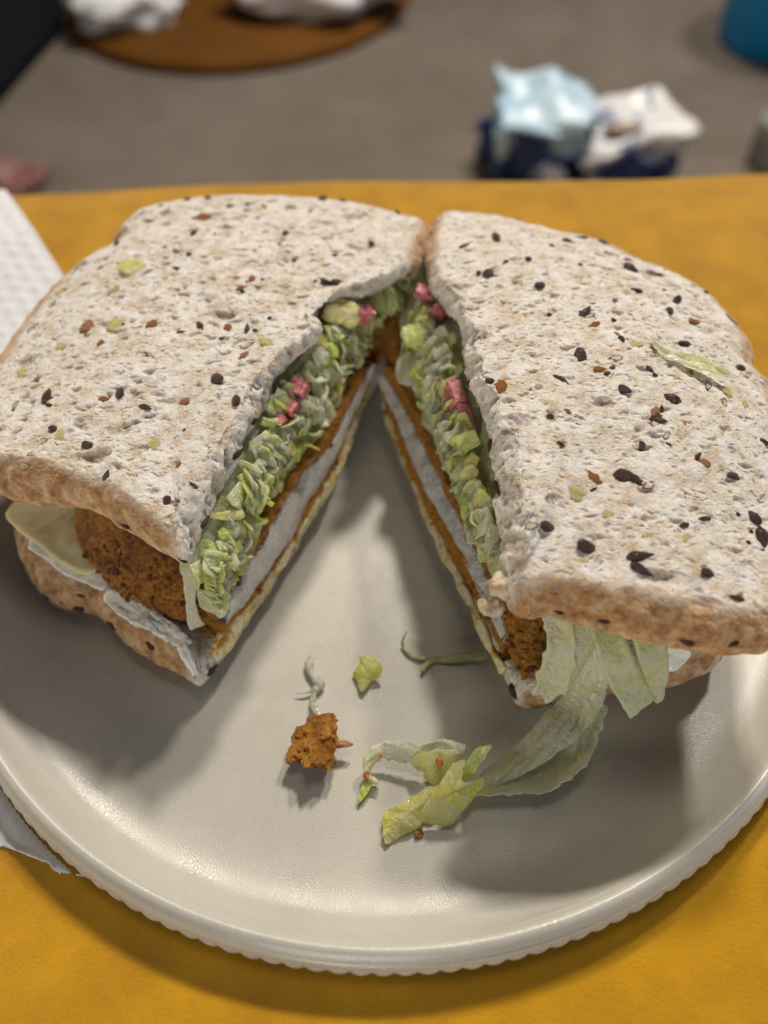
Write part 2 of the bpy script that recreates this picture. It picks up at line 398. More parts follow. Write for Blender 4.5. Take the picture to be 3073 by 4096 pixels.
def slab(name, up, lo, crust, centre, zc, m, parent, n=900, rings=140, side=34, zlo=None, bulge=1.6, lum=0.5, seed=1,
         attr_name='crust', edge_r=1.5, side_crust=None, low_rings=8, ragged=0.0):
    """a slice-like body between an upper and a lower outline (matched vertex for vertex, mm)"""
    up = np.array(up, float); lo = np.array(lo, float); cr = np.array(crust, float)
    U, (k, f) = resample(up, n); Lo = catmull(lo, k, f); U0 = U.copy()
    C = cr[k] * (1 - f) + cr[(k + 1) % len(cr)] * f
    ctr = np.array(centre, float)
    rows = []; at_ = []
    kf = np.exp(-(np.fft.fftfreq(n) * n / 26.0) ** 2)
    def lowp(a): return np.fft.ifft(np.fft.fft(a) * kf).real
    C = np.clip(lowp(C), 0, 1)
    Un = np.column_stack([lowp(U[:, 0]), lowp(U[:, 1])])
    nrm = np.roll(Un, -1, 0) - np.roll(Un, 1, 0); nrm = np.stack([nrm[:, 1], -nrm[:, 0]], 1)
    nrm /= np.linalg.norm(nrm, axis=1)[:, None] + 1e-9
    if np.mean(np.sum(nrm * (U[:, :2] - ctr[:2]), 1)) < 0: nrm = -nrm
    er = edge_r * (1.0 + 0.5 * (1 - C) * (ragged > 0))
    rg = ragged * (1 - C) * (fbm(U[:, 0] * .45, U[:, 1] * .45, 0, seed + 40, 4) + 0.5 * fbm(U[:, 0] * 1.6, U[:, 1] * 1.6, 0, seed + 41, 2))
    U[:, :2] += nrm * rg[:, None]
    rg2 = ragged * (1 - C) * fbm(Lo[:, 0] * .5, Lo[:, 1] * .5, 0, seed + 50, 4)
    Lo[:, :2] += nrm * rg2[:, None]; Lo[:, 2] += 0.8 * rg2
    Ue = U[:, :2] - nrm * er[:, None]
    fz_ = np.fft.fft(U0[:, 0] + 1j * U0[:, 1]); fr = np.fft.fftfreq(n) * n
    sm = np.fft.ifft(fz_ * np.exp(-(fr / 2.6) ** 2))
    Us = np.column_stack([sm.real, sm.imag]); Us = (Us - Us.mean(0)) * 0.97 + Us.mean(0)
    cs = Us.mean(0); s0 = 0.80
    for i in range(rings):
        s = (i + 0.02) / rings
        if s < s0:
            xy = cs + (Us - cs) * 0.93 * (s / s0)
        else:
            q = (s - s0) / (1 - s0)
            xy = (cs + (Us - cs) * 0.93) * (1 - q) + Ue * q
        z = zc + (U[:, 2] - zc) * s ** 2.2
        z = z + lum * fbm(xy[:, 0] * 0.09, xy[:, 1] * 0.09, 0 * z, seed) * (1 - 0.5 * s)
        rows.append(np.column_stack([xy, z]))
        at_.append(C * np.clip((s - 0.88) / 0.12, 0, 1) ** 1.6 * 0.42)
    for j in range(side):
        t = j / (side - 1)
        P = U + (Lo - U) * t
        th = 1 - abs(2 * t - 1) ** 2.6
        off = er * (th - 1) + bulge * C * math.sin(math.pi * t) + (0.35 + 0.5 * (1 - C) * (ragged > 0)) * fbm(P[:, 0] * .6, P[:, 1] * .6, P[:, 2] * .6, seed + 5)
        P = P.copy(); P[:, :2] += nrm * off[:, None]
        P[:, 2] += np.where(t < 0.5, -1, 1) * 0.0
        rows.append(P); at_.append(C * (0.42 + 0.58 * min(1, t * 3)))
    zl = (zlo if zlo is not None else zc - 13)
    for i in range(low_rings):
        s = 1 - (i + 1) / low_rings
        s = max(s, 0.01)
        xy = ctr[:2] + (Lo[:, :2] - nrm * er[:, None] - ctr[:2]) * s
        z = zl + (Lo[:, 2] - zl) * s ** 2
        rows.append(np.column_stack([xy, z])); at_.append(C * 0.3)
    V = np.stack(rows) * MM
    if np.cross(np.append(U[1, :2] - U[0, :2], 0), np.append(U[0, :2] - ctr[:2], 0))[2] > 0:
        pass
    me = mesh_grid(name, V, n, len(rows), True, {attr_name: np.stack(at_)})
    # consistent outward normals
    area = np.sum(U[:, 0] * np.roll(U[:, 1], -1) - np.roll(U[:, 0], -1) * U[:, 1])
    if area < 0: me.flip_normals()
    o = link(name, me, parent, m)
    return o

def ribbon(name, path, width, m, parent=None, thick=0.5, nu=40, nv=8, wdir=None, ruffle=0.6, curl=0.0, seed=0, taper=(0.6, 1, 0.6), edge=0.3):
    """strip of leaf along a path (mm) with a wavy edge and real thickness"""
    P, _ = resample(path, nu, closed=False)
    T = np.gradient(P, axis=0); T /= np.linalg.norm(T, axis=1)[:, None] + 1e-9
    wd = np.array(wdir if wdir is not None else (0, 0, 1), float)
    if wd.ndim == 1: wd = np.repeat(wd[None], nu, 0)
    else: wd = np.array([np.interp(np.linspace(0, 1, nu), np.linspace(0, 1, len(wd)), wd[:, c]) for c in range(3)]).T
    Wv = wd - np.sum(wd * T, 1)[:, None] * T; Wv /= np.linalg.norm(Wv, axis=1)[:, None] + 1e-9
    Nn = np.cross(T, Wv)
    if np.isscalar(width): width = [width * t for t in taper]
    w = np.interp(np.linspace(0, 1, nu), np.linspace(0, 1, len(width)), width)
    rs = np.random.RandomState(seed)
    w = w * (1 + edge * fbm(np.arange(nu) * 0.6, 0, 0, seed + 3, 3))
    rows = []
    for j in range(nv):
        s = j / (nv - 1) * 2 - 1
        nn = 0.34 * fbm(P[:, 0] * 1.1 + 2 * s * w, P[:, 1] * 1.1, P[:, 2] * 1.1 + s * w * .6, seed + 77, 3) + ruffle * fbm(P[:, 0] * .35 + s, P[:, 1] * .35, P[:, 2] * .35 + 2 * s, seed + 9) * (0.35 + 0.65 * abs(s))
        rows.append(P + Wv * (w * s / 2)[:, None] + Nn * (nn + curl * s * s)[:, None])
    V = np.stack(rows) * MM
    me = mesh_grid(name, V, nu, nv, False)
    o = link(name, me, parent, m)
    sd = o.modifiers.new('thickness', 'SOLIDIFY'); sd.thickness = thick * MM; sd.offset = 0
    return o
def patch(name, pts, m, parent=None, n=90, rings=14, dome=0.0, ruffle=0.6, thick=0.5, seed=0, jag=0.25):
    """leaf piece filling an outline (mm) with ruffles and real thickness"""
    U, _ = resample(pts, n)
    c = U.mean(0)
    U[:, :2] += jag * np.stack([fbm(U[:, 0] * 2, U[:, 1] * 2, 0, seed, 3), fbm(U[:, 0] * 2, U[:, 1] * 2, 9, seed + 1, 3)], 1)
    rows = []
    for i in range(rings):
        s = (i + 0.03) / (rings - 1 + 0.03)
        Q = c + (U - c) * s
        Q[:, 2] += dome * (1 - s * s) + 0.34 * fbm(Q[:, 0] * 1.3, Q[:, 1] * 1.3, 0, seed + 70, 3) + ruffle * fbm(Q[:, 0] * .5, Q[:, 1] * .5, 0, seed + 2)
        rows.append(Q)
    V = np.stack(rows) * MM
    me = mesh_grid(name, V, n, rings, True)
    area = np.sum(U[:, 0] * np.roll(U[:, 1], -1) - np.roll(U[:, 0], -1) * U[:, 1])
    if area < 0: me.flip_normals()
    o = link(name, me, parent, m)
    sd = o.modifiers.new('thickness', 'SOLIDIFY'); sd.thickness = thick * MM; sd.offset = 0
    return o
def chunk(name, loc, size, m, parent=None, seed=0, sub=3, rough=0.25, freq=1.2, rot=(0, 0, 0), local=True, facet=False):
    bm = bmesh.new(); bmesh.ops.create_icosphere(bm, subdivisions=sub, radius=1)
    off = Vector((seed * 3.1, seed * 1.7, seed * 0.9))
    for v in bm.verts:
        p = v.co.copy()
        k = 1 + rough * mn.noise(p * freq + off) * 2 + rough * 0.5 * mn.noise(p * freq * 2.7 + off)
        if facet:
            q = Vector((max(-.52, min(.52, p.x)), max(-.52, min(.52, p.y)), max(-.52, min(.52, p.z)))) * 1.7
            p = q
        v.co = Vector((p.x * size[0], p.y * size[1], p.z * size[2])) * 0.5 * k * MM
    me = bpy.data.meshes.new(name); bm.to_mesh(me); bm.free()
    o = link(name, me, parent, m, smooth=not facet)
    o.location = Vector(loc) * MM; o.rotation_euler = rot
    return o

def band(name, lo_line, up_line, inward, m, parent=None, depth=4.0, nu=240, nv=14, jag=0.5, seed=0, bulge=0.4, attrs=None, out=0.9):
    """a layer seen on the cut: front face between two lines (mm), with rough edges and depth behind it"""
    A, _ = resample(lo_line, nu, closed=False); B_, _ = resample(up_line, nu, closed=False)
    inw = np.array(inward, float)
    t = np.linspace(0, 1, nu)
    A[:, 2] += jag * fbm(t * 60, 0, 0, seed, 3); B_[:, 2] += jag * fbm(t * 60, 5, 0, seed + 1, 3)
    rows = [A + inw * depth, A + inw * depth * .5, A + inw * 0.5]
    for j in range(nv):
        s = j / (nv - 1)
        P = A * (1 - s) + B_ * s
        w = out + bulge * math.sin(math.pi * s) + 0.35 * fbm(P[:, 0] * .9, P[:, 1] * .9, P[:, 2] * .9, seed + 2)
        rows.append(P - inw * w[:, None])
    rows += [B_ + inw * 0.5, B_ + inw * depth * .5, B_ + inw * depth]
    me = mesh_grid(name, np.stack(rows) * MM, nu, len(rows), False, attrs and {k: np.full(nu * len(rows), v) for k, v in attrs.items()})
    bm = bmesh.new(); bm.from_mesh(me); bmesh.ops.holes_fill(bm, edges=[e for e in bm.edges if e.is_boundary]); bmesh.ops.recalc_face_normals(bm, faces=bm.faces); bm.to_mesh(me); bm.free()
    return link(name, me, parent, m)
# ------------------------------------------------------------------ measured outlines, millimetres
LT_up = [(-39.7, -40.0, 44.0), (-44.8, -35.5, 45.0), (-52.4, -30.2, 46.0), (-57.5, -25.9, 46.0), (-62.5, -24.4, 46.0), (-69.1, -20.6, 47.0), (-74.9, -19.1, 47.0), (-80.6, -17.3, 46.0), (-88.5, -13.3, 44.0), (-96.0, -5.1, 42.0), (-95.7, 8.0, 42.0), (-91.3, 17.3, 43.0), (-87.9, 34.7, 43.0), (-83.9, 48.3, 43.0), (-78.6, 58.5, 43.0), (-73.2, 63.1, 43.0), (-71.1, 67.3, 43.0), (-72.0, 72.3, 43.0), (-68.2, 79.4, 43.0), (-55.4, 84.1, 43.0), (-42.0, 85.6, 43.0), (-22.9, 83.8, 43.0), (-6.7, 79.6, 43.0), (5.1, 72.4, 44.0), (12.8, 66.2, 45.0), (12.7, 59.8, 46.0), (9.3, 46.6, 47.0), (5.9, 39.1, 48.0), (-0.9, 32.3, 49.0), (-6.6, 29.5, 50.0), (-13.1, 25.4, 51.0), (-14.9, 18.3, 52.0), (-13.7, 12.3, 52.0), (-18.4, 7.0, 52.0), (-23.8, -0.1, 51.0), (-27.9, -7.9, 50.0), (-31.6, -17.4, 49.0), (-34.2, -23.8, 48.0), (-36.5, -28.8, 47.0), (-38.6, -34.1, 45.0)]
LT_lo = [(-41.5, -39.1, 34.0), (-46.2, -35.9, 34.0), (-51.9, -31.8, 34.0), (-58.3, -27.7, 34.0), (-63.5, -24.8, 35.0), (-71.7, -23.6, 35.0), (-78.5, -22.1, 34.0), (-85.5, -18.7, 34.0), (-93.8, -14.4, 32.0), (-104.4, -4.0, 30.0), (-105.3, 12.0, 29.0), (-101.0, 21.6, 29.0), (-96.4, 38.0, 30.0), (-92.0, 51.2, 30.0), (-86.3, 61.2, 30.0), (-79.4, 67.3, 30.0), (-76.1, 71.5, 30.0), (-76.7, 76.1, 30.0), (-72.5, 82.9, 30.0), (-58.9, 87.6, 30.0), (-44.7, 88.4, 30.0), (-24.6, 86.5, 30.0), (-7.4, 81.9, 31.0), (3.6, 75.0, 32.0), (15.5, 67.7, 33.0), (14.5, 60.6, 33.0), (10.6, 52.4, 35.0), (5.3, 48.4, 37.0), (-0.5, 41.5, 38.0), (-7.2, 36.8, 39.0), (-13.6, 32.3, 40.0), (-15.3, 26.4, 42.0), (-14.7, 20.3, 42.0), (-18.7, 14.8, 42.0), (-23.3, 9.0, 41.0), (-26.9, -0.4, 40.0), (-30.0, -10.6, 39.0), (-33.0, -20.1, 38.0), (-35.9, -27.3, 37.0), (-39.4, -35.1, 35.0)]
RT_up = [(16.9, -53.2, 47.5), (21.5, -53.9, 48.5), (27.3, -54.0, 49.0), (35.2, -55.5, 49.0), (44.4, -57.8, 49.0), (52.3, -59.6, 48.0), (60.1, -61.4, 47.0), (66.4, -59.3, 46.0), (72.4, -54.0, 45.0), (76.8, -46.0, 45.0), (80.1, -35.2, 45.0), (83.1, -22.2, 45.0), (85.3, -10.4, 45.0), (86.0, -0.7, 45.0), (84.5, 2.6, 45.0), (83.3, 6.6, 45.0), (85.3, 10.4, 45.0), (85.9, 20.0, 44.0), (82.3, 31.8, 44.0), (77.1, 39.1, 44.0), (67.4, 48.0, 44.0), (60.8, 55.3, 44.0), (51.3, 59.5, 44.0), (41.6, 64.8, 44.0), (31.2, 67.9, 45.0), (20.6, 68.6, 46.0), (17.2, 65.0, 47.0), (14.9, 54.5, 48.0), (13.8, 42.0, 49.0), (13.3, 32.2, 50.0), (16.8, 21.9, 51.0), (19.2, 12.2, 53.0), (18.6, 0.8, 54.0), (19.5, -7.7, 54.0), (21.6, -19.0, 54.0), (23.4, -29.4, 54.0), (23.7, -39.7, 53.0), (22.7, -45.5, 52.5), (21.0, -49.0, 51.0), (18.7, -52.0, 49.5)]
RT_lo = [(17.8, -51.8, 37.0), (23.1, -53.5, 37.0), (29.7, -56.0, 37.0), (36.7, -59.2, 38.0), (46.2, -62.4, 38.0), (54.4, -64.3, 37.0), (63.1, -64.5, 36.0), (70.9, -60.9, 34.0), (78.0, -55.2, 33.0), (84.1, -45.5, 32.0), (87.7, -34.3, 32.0), (91.0, -19.4, 32.0), (91.9, -8.4, 32.0), (92.5, 1.9, 32.0), (90.2, 5.1, 32.0), (88.9, 9.1, 32.0), (91.2, 15.8, 31.0), (90.6, 23.5, 31.0), (86.9, 35.6, 31.0), (81.6, 43.7, 31.0), (71.4, 52.8, 31.0), (63.9, 59.2, 31.0), (53.9, 64.2, 31.0), (43.9, 69.3, 31.0), (33.2, 71.9, 32.0), (22.6, 72.3, 33.0), (16.5, 67.8, 34.0), (14.6, 59.1, 34.0), (14.0, 50.2, 36.0), (12.9, 40.7, 38.0), (16.4, 31.7, 39.0), (19.2, 22.1, 41.0), (19.1, 10.6, 41.0), (20.1, 1.3, 41.0), (21.2, -10.2, 41.0), (21.6, -20.8, 41.0), (21.5, -29.8, 40.0), (21.5, -37.2, 39.0), (20.6, -42.0, 38.0), (17.5, -48.2, 37.0)]
SEEDS_LEFT = [(-48.6, 58.6, 75, 4.5, 'd'), (-23.8, 56.8, 60, 4.5, 'd'), (-1.2, 51.5, 60, 4, 'd'), (-12.5, 33.4, 5, 4.2, 'd'), (-10.0, 33.2, 10, 4.2, 'd'), (-47.6, 46.7, 10, 3.2, 'd'), (-51.0, 41.0, -30, 3.4, 'd'), (-70.1, 57.4, 80, 4, 'd'), (-41.7, 17.2, -60, 3.8, 'd'), (-30.7, 15.3, 90, 4, 'd'), (-36.3, 0.1, -60, 5.5, 'd'), (-31.5, -6.7, -70, 5.5, 'd'), (-57.6, -2.1, -50, 5, 'd'), (-51.2, -6.7, -25, 4.2, 'd'), (-74.8, 0.4, -80, 5.5, 'd'), (-61.5, -16.2, -15, 4.5, 'd'), (-57.2, -23.7, 50, 3.5, 'd'), (-82.1, 34.8, 75, 3.2, 'r'), (-80.1, 44.6, 60, 2.8, 'r'), (-79.1, 51.6, 55, 4.6, 'r'), (-85.5, 26.8, 30, 3.6, 'r'), (-82.4, 21.9, 70, 3, 'r'), (-69.9, -11.1, -15, 3.5, 'd'), (-72.3, -14.1, 10, 2.6, 'r'), (-82.8, -0.2, 80, 3.2, 'r'), (-27.2, -2.4, 20, 2.8, 'r'), (-35.9, 75.4, 60, 4, 'd'), (-40.2, 74.1, 0, 4, 'd'), (-23.5, 72.6, 10, 4, 'd'), (-13.5, 62.6, -10, 3, 'r'), (-3.1, 67.9, -30, 3, 'd'), (-40.6, 44.6, -20, 2.6, 'r'), (-30.3, 9.9, 20, 3.5, 'r'), (-59.0, 73.1, 30, 3.6, 'r'), (-56.3, 65.7, 30, 3.6, 'r'), (-62.3, 69.4, 10, 3.6, 'r'), (-68.1, 71.7, 20, 3.6, 'r'), (-66.7, 75.2, 10, 3.4, 'r'), (-54.9, 80.8, 5, 4, 'd'), (-60.9, 78.1, 0, 3, 'd'), (-47.5, 81.4, 20, 4, 'd'), (-15.7, 79.9, 0, 4.5, 'd'), (-8.7, 78.3, -5, 4, 'd'), (6.5, 69.7, -20, 3.4, 'd'), (9.9, 60.0, 40, 3, 'r'), (-70.3, 67.7, 80, 3.5, 'r'), (-42.5, -12.8, 0, 1.6, 'd'), (-38.7, -27.6, -40, 2.6, 'd'), (-60.8, 10.6, 80, 2, 'r'), (-44.1, -29.9, 80, 3, 'd'), (-32.0, 65.4, 30, 2.5, 'd'), (-29.1, 77.0, 20, 3, 'd'), (-49.2, 72.2, 20, 4.5, 'y'), (-32.1, 70.8, 0, 4, 'y'), (-64.1, 69.8, 60, 4, 'y'), (-24.6, 48.9, 10, 3, 'y'), (-81.2, 39.7, 10, 5, 'y'), (-62.9, 20.3, 70, 6, 'y'), (-65.5, 34.2, 60, 5, 't'), (-78.0, 20.7, 60, 3.6, 'y'), (-75.9, 16.7, 80, 3.6, 'y'), (-83.9, 10.8, 80, 4.2, 'y'), (-26.1, 10.3, -40, 5, 'y'), (-48.5, -16.1, 40, 4, 'y'), (-68.6, -13.1, 70, 4.5, 'y'), (-75.9, -19.4, 20, 3.5, 'y'), (-69.8, 21.2, 80, 4.5, 'b'), (-47.6, 67.0, 15, 5, 'o'), (-71.3, 83.0, 0, 1, 't'), (-65.0, 15.1, 60, 2, 'o'), (-54.0, 1.0, 20, 2, 't'), (-42.9, -5.3, 10, 3, 'b'), (-27.3, 19.5, 20, 2.4, 't'), (-79.4, 7.1, 20, 2, 'o')]
SEEDS_RIGHT = [(30.9, 49.2, 85, 5, 'd'), (22.2, 45.1, 35, 4.5, 'd'), (37.1, 37.4, 80, 4, 'd'), (31.3, 35.1, 45, 3.4, 'd'), (24.3, 31.5, 70, 4, 'd'), (26.1, 30.2, 65, 5.2, 'd'), (37.9, 24.4, 60, 5.5, 'd'), (46.1, 12.4, 50, 5, 'd'), (38.1, 12.0, -50, 2.4, 'd'), (42.3, -2.3, -80, 5.5, 'd'), (51.9, 3.3, -75, 3.6, 'd'), (63.1, 35.2, -35, 6, 'd'), (60.1, 43.9, -15, 4, 'r'), (50.1, 48.7, -20, 4.5, 'd'), (45.1, 45.2, -10, 3, 'd'), (60.9, 52.1, -20, 5, 'd'), (54.5, 53.9, 0, 4, 'd'), (60.6, 23.9, -35, 4.4, 'd'), (67.1, 16.4, 60, 5.5, 'd'), (70.5, 21.8, 45, 4.8, 'd'), (67.1, 4.0, 20, 4.8, 'd'), (78.3, -1.1, 10, 4, 'd'), (75.7, 20.5, -20, 2.5, 'r'), (72.9, 29.7, -20, 2.6, 'r'), (75.9, 24.9, 20, 2.2, 'r'), (81.6, 30.7, 40, 3.5, 'd'), (84.8, 20.2, -55, 4, 'r'), (22.6, -7.7, 30, 4, 'd'), (36.1, -7.4, -40, 2.6, 'd'), (37.4, -8.5, -50, 3.4, 'd'), (49.2, -11.9, -30, 4, 'd'), (58.4, -14.1, -20, 4.8, 'd'), (60.2, -14.7, -25, 3, 'd'), (49.4, -3.0, 0, 3, 'r'), (68.1, -9.4, 60, 3.2, 'r'), (70.7, -13.4, 70, 2.6, 'r'), (54.9, -19.5, -20, 4, 'd'), (77.6, -21.3, -15, 4, 'd'), (45.7, -33.0, -15, 6, 'd'), (47.7, -34.0, -30, 4, 'd'), (49.4, -35.0, 20, 2.6, 'r'), (67.3, -31.8, 10, 4.8, 'd'), (30.0, -38.4, -20, 2.2, 'r'), (59.2, -41.6, 0, 3.4, 'd'), (68.9, -40.2, -50, 4.8, 'd'), (58.1, 0.2, -60, 3, 'd'), (29.6, -43.2, -15, 5.5, 'd'), (25.9, -44.2, 10, 3, 'r'), (36.1, -47.6, -12, 6, 'd'), (44.5, -49.9, 5, 5.5, 'd'), (44.4, -52.5, -25, 5, 'd'), (54.4, -43.4, 10, 2.4, 'd'), (56.9, -53.2, -15, 4.6, 'd'), (69.6, -45.0, 80, 6, 'd'), (60.9, -57.6, -10, 3.6, 'd'), (40.2, 64.9, 10, 3.5, 'd'), (64.2, 41.6, -20, 3.5, 'd'), (69.7, 35.4, -30, 3.4, 'r'), (28.0, 60.4, 80, 4, 'y'), (59.4, 29.3, -10, 4, 'y'), (54.7, 19.0, 10, 3, 't'), (71.8, 13.5, 10, 3, 'o'), (55.2, 1.5, 0, 4, 'y'), (72.2, -9.9, -70, 5, 'y'), (75.9, -12.3, 60, 3.6, 'y'), (35.5, -35.7, -25, 6, 'y'), (33.6, -18.9, -10, 3.4, 'y'), (39.5, -32.8, -50, 3.2, 'o'), (40.8, -40.8, -10, 3.6, 'y'), (34.3, -50.2, -20, 3.2, 'y'), (64.4, -58.4, 0, 3, 'y'), (24.2, -9.9, 70, 4, 'o'), (32.0, -10.1, 0, 3, 't'), (45.2, -6.0, 0, 2.5, 'o'), (54.8, -17.4, 60, 3, 'b'), (45.8, 22.5, 20, 3, 't'), (63.0, -22.5, 20, 2.5, 'y'), (58.3, -28.9, 0, 2.5, 't'), (51.2, 37.0, 10, 3, 't')]
wisp = [(3.6, -39.3, 5.0), (2.3, -41.2, 2.0), (4.1, -43.8, 1.5), (7.5, -45.3, 1.5), (13.3, -45.7, 2.0), (18.3, -45.5, 2.5), (21.8, -45.3, 3.0)]
wisp_br = [(10.4, -45.5, 1.5), (8.1, -46.6, 1.5), (6.6, -48.3, 1.5)]
small = [(-7.3, -44.6, 3.0), (-5.3, -45.1, 4.0), (-3.8, -46.0, 4.0), (-2.6, -48.4, 3.0), (-3.6, -50.1, 1.5), (-5.3, -50.3, 1.0), (-7.3, -52.8, 1.0), (-8.7, -49.9, 1.0), (-9.4, -48.4, 1.0), (-7.9, -46.3, 2.0)]
onion = [(-19.3, -43.7, 2.0), (-19.7, -46.4, 1.5), (-18.8, -48.9, 1.5), (-17.2, -50.7, 2.0), (-18.3, -52.7, 1.5), (-18.5, -55.5, 1.5), (-17.1, -58.2, 1.5), (-15.4, -59.9, 1.5)]
onion_br = [(-18.3, -52.1, 1.5), (-20.2, -52.7, 1.5), (-22.5, -52.7, 1.2)]
P2 = [(3.2, -70.0, 6.0), (7.8, -69.8, 9.0), (12.8, -70.5, 10.0), (13.5, -71.9, 8.0), (11.1, -73.2, 5.0), (9.2, -74.5, 3.0), (6.2, -73.8, 2.0), (5.2, -71.6, 3.0), (3.8, -71.5, 3.0)]
P3 = [(16.2, -70.6, 12.0), (19.1, -70.6, 13.0), (17.6, -72.5, 11.0), (16.0, -74.2, 9.0), (14.2, -75.4, 7.0), (12.5, -75.5, 7.0), (13.8, -73.1, 9.0)]
P4 = [(8.8, -76.1, 8.0), (10.9, -73.3, 10.0), (13.8, -72.1, 10.0), (13.0, -76.4, 9.0), (17.6, -75.4, 7.0), (14.9, -79.0, 5.0), (11.9, -81.5, 3.0), (10.0, -82.7, 2.0), (5.0, -82.1, 2.0), (4.2, -80.8, 4.0), (5.9, -78.7, 7.0)]
P5 = [(-3.3, -80.0, 2.0), (-3.2, -85.7, 1.0), (0.4, -84.3, 1.0), (4.1, -82.6, 1.0), (5.9, -79.9, 3.0), (8.3, -76.2, 6.0), (6.1, -75.8, 4.0), (2.7, -77.2, 3.0), (-0.3, -78.8, 3.0)]
topstrip = [(58.9, 1.1), (61.3, -2.3), (66.0, -4.4), (72.6, -7.5)]
# ------------------------------------------------------------------ the sandwich halves
def crust_ring(n, cut_idx):
    """1 on baked crust, 0 on the knife-cut stretch"""
    a = np.ones(n)
    for i in cut_idx: a[i % n] = 0.0
    return a
def make_seed_mesh(kind, seed):
    rs = random.Random(seed)
    bm = bmesh.new(); bmesh.ops.create_icosphere(bm, subdivisions=3, radius=0.5)
    for v in bm.verts:
        x, y, z = v.co
        t = x + 0.5                                  # 0 blunt end, 1 pointed tip
        wv = 1.0 - 1.15 * max(0, t - 0.30) ** 1.25
        v.co = Vector((x * (1.12 if x > 0 else 1.0), y * 0.56 * wv, z * 0.34 * wv)) * (1 + 0.12 * mn.noise(v.co * 3.2 + Vector((seed * 5, 0, 0))))
    if kind == 'r':                                  # sliced open: flat pale inside, dark shell edge
        bmesh.ops.bisect_plane(bm, geom=bm.verts[:] + bm.edges[:] + bm.faces[:], plane_co=(0, 0, 0.05), plane_no=(0, 0, 1), clear_outer=True)
        es = [e for e in bm.edges if e.is_boundary]
        r = bmesh.ops.contextual_create(bm, geom=es)
        bmesh.ops.inset_region(bm, faces=r['faces'], thickness=0.045, depth=-0.02)
        for f in bm.faces: f.material_index = 0
        fs = [f for f in bm.faces if f.calc_center_median().z > 0.02 and abs(f.normal.z) > 0.9 and f.calc_area() > 0.05]
        for f in fs: f.material_index = 1
    me = bpy.data.meshes.new('seed')
    bm.to_mesh(me); bm.free()
    me.materials.append(SEED)
    if kind == 'r': me.materials.append(SEEDCUT)
    me.polygons.foreach_set('use_smooth', [kind != 'r'] * len(me.polygons))
    return me
SEEDM = [make_seed_mesh('d', i) for i in range(9)]; SEEDR = [make_seed_mesh('r', i) for i in range(3)]
def make_grain_mesh(m, seed):
    bm = bmesh.new(); bmesh.ops.create_icosphere(bm, subdivisions=3, radius=0.5)
    for v in bm.verts:
        p = v.co
        v.co = Vector((p.x, p.y * 0.62, p.z * 0.34)) * (1 + 0.45 * mn.noise(p * 3.0 + Vector((seed * 2.3, 0, 0))))
    me = bpy.data.meshes.new('grain'); bm.to_mesh(me); bm.free(); me.materials.append(m)
    me.polygons.foreach_set('use_smooth', [True] * len(me.polygons))
    return me
GR = {'y': [make_grain_mesh(GRAIN, i) for i in range(4)], 't': [make_grain_mesh(PALEGRAIN, i + 5) for i in range(3)],
      'b': [make_grain_mesh(BRAN, i + 9) for i in range(2)], 'o': [make_grain_mesh(FLAKE, i + 12) for i in range(2)]}
def surface_tree(o):
    me = o.data
    return BVHTree.FromPolygons([v.co[:] for v in me.vertices], [p.vertices[:] for p in me.polygons])
def sow(slice_o, seeds, seed0=0):
    seeds = list(seeds); r9 = random.Random(seed0 + 50)
    for _ in range(46):
        a = r9.choice(seeds); b = r9.choice(seeds); t = r9.random()
        seeds.append((a[0] * t + b[0] * (1 - t), a[1] * t + b[1] * (1 - t), r9.uniform(0, 180), r9.uniform(1.4, 3.2), r9.choice('ddddryybo')))
    tr = surface_tree(slice_o); rs = random.Random(seed0)
    for (x, y, ang, ln, kd) in seeds:
        hit = tr.ray_cast(Vector((x, y, 120)) * MM, Vector((0, 0, -1)))
        if hit[0] is None:
            hit = tr.find_nearest(Vector((x, y, 45)) * MM)
        p, nr = hit[0], hit[1]
        if nr.z < 0: nr = -nr
        if kd == 'd': me = rs.choice(SEEDM); name = 'seed'
        elif kd == 'r': me = rs.choice(SEEDR); name = 'cut_seed'
        else: me = rs.choice(GR[kd]); name = {'y': 'yellow_grain', 't': 'pale_grain', 'b': 'bran_flake', 'o': 'orange_flake'}[kd]
        o = bpy.data.objects.new(name, me); COL.objects.link(o); o.parent = slice_o
        a = R(ang); d = Vector((math.cos(a), math.sin(a) * 1.25, 0)).normalized()
        if rs.random() < 0.5: d = -d
        X = (d - nr * d.dot(nr)).normalized(); Y = nr.cross(X)
        mt = Matrix.Identity(4)
        for i in range(3): mt[i][0] = X[i]; mt[i][1] = Y[i]; mt[i][2] = nr[i]
        tilt = rs.uniform(-0.25, 0.25) if kd == 'd' else 0.0
        roll = rs.uniform(-0.5, 0.5) if kd == 'd' else 0.0
        sink = {'d': -0.20, 'r': -0.1, 'y': -0.40, 't': -0.42, 'b': -0.3, 'o': -0.1}[kd]
        wd = rs.uniform(0.8, 1.2)
        if kd == 'y': ln *= 0.85
        if kd == 'd': ln *= 0.9
        if kd == 'd': tilt = rs.uniform(-0.5, 0.5)
        o.matrix_local = Matrix.Translation(p + nr * sink * MM) @ mt @ Matrix.Rotation(tilt, 4, 'Y') @ Matrix.Rotation(roll, 4, 'X') @ Matrix.Diagonal((ln * MM, ln * MM * wd, ln * MM, 1))

# ---- left half
LH = tag(empty('sandwich_half', (-0.040, 0.005, 0)), 'left seeded sandwich half with brown crumbed cutlet and a cheese tip showing at its front', 'sandwich')
LH.location = (0, 0, 0)
cutL = list(range(27, 40)) + [0]
lt_cr = crust_ring(len(LT_up), cutL)
LTS = slab('top_bread_slice', LT_up, LT_lo, lt_cr, (-42, 24), 50, BREAD, LH, n=900, rings=150, side=34, zlo=38, seed=3, ragged=1.1, lum=0.9)
sow(LTS, SEEDS_LEFT, 1)
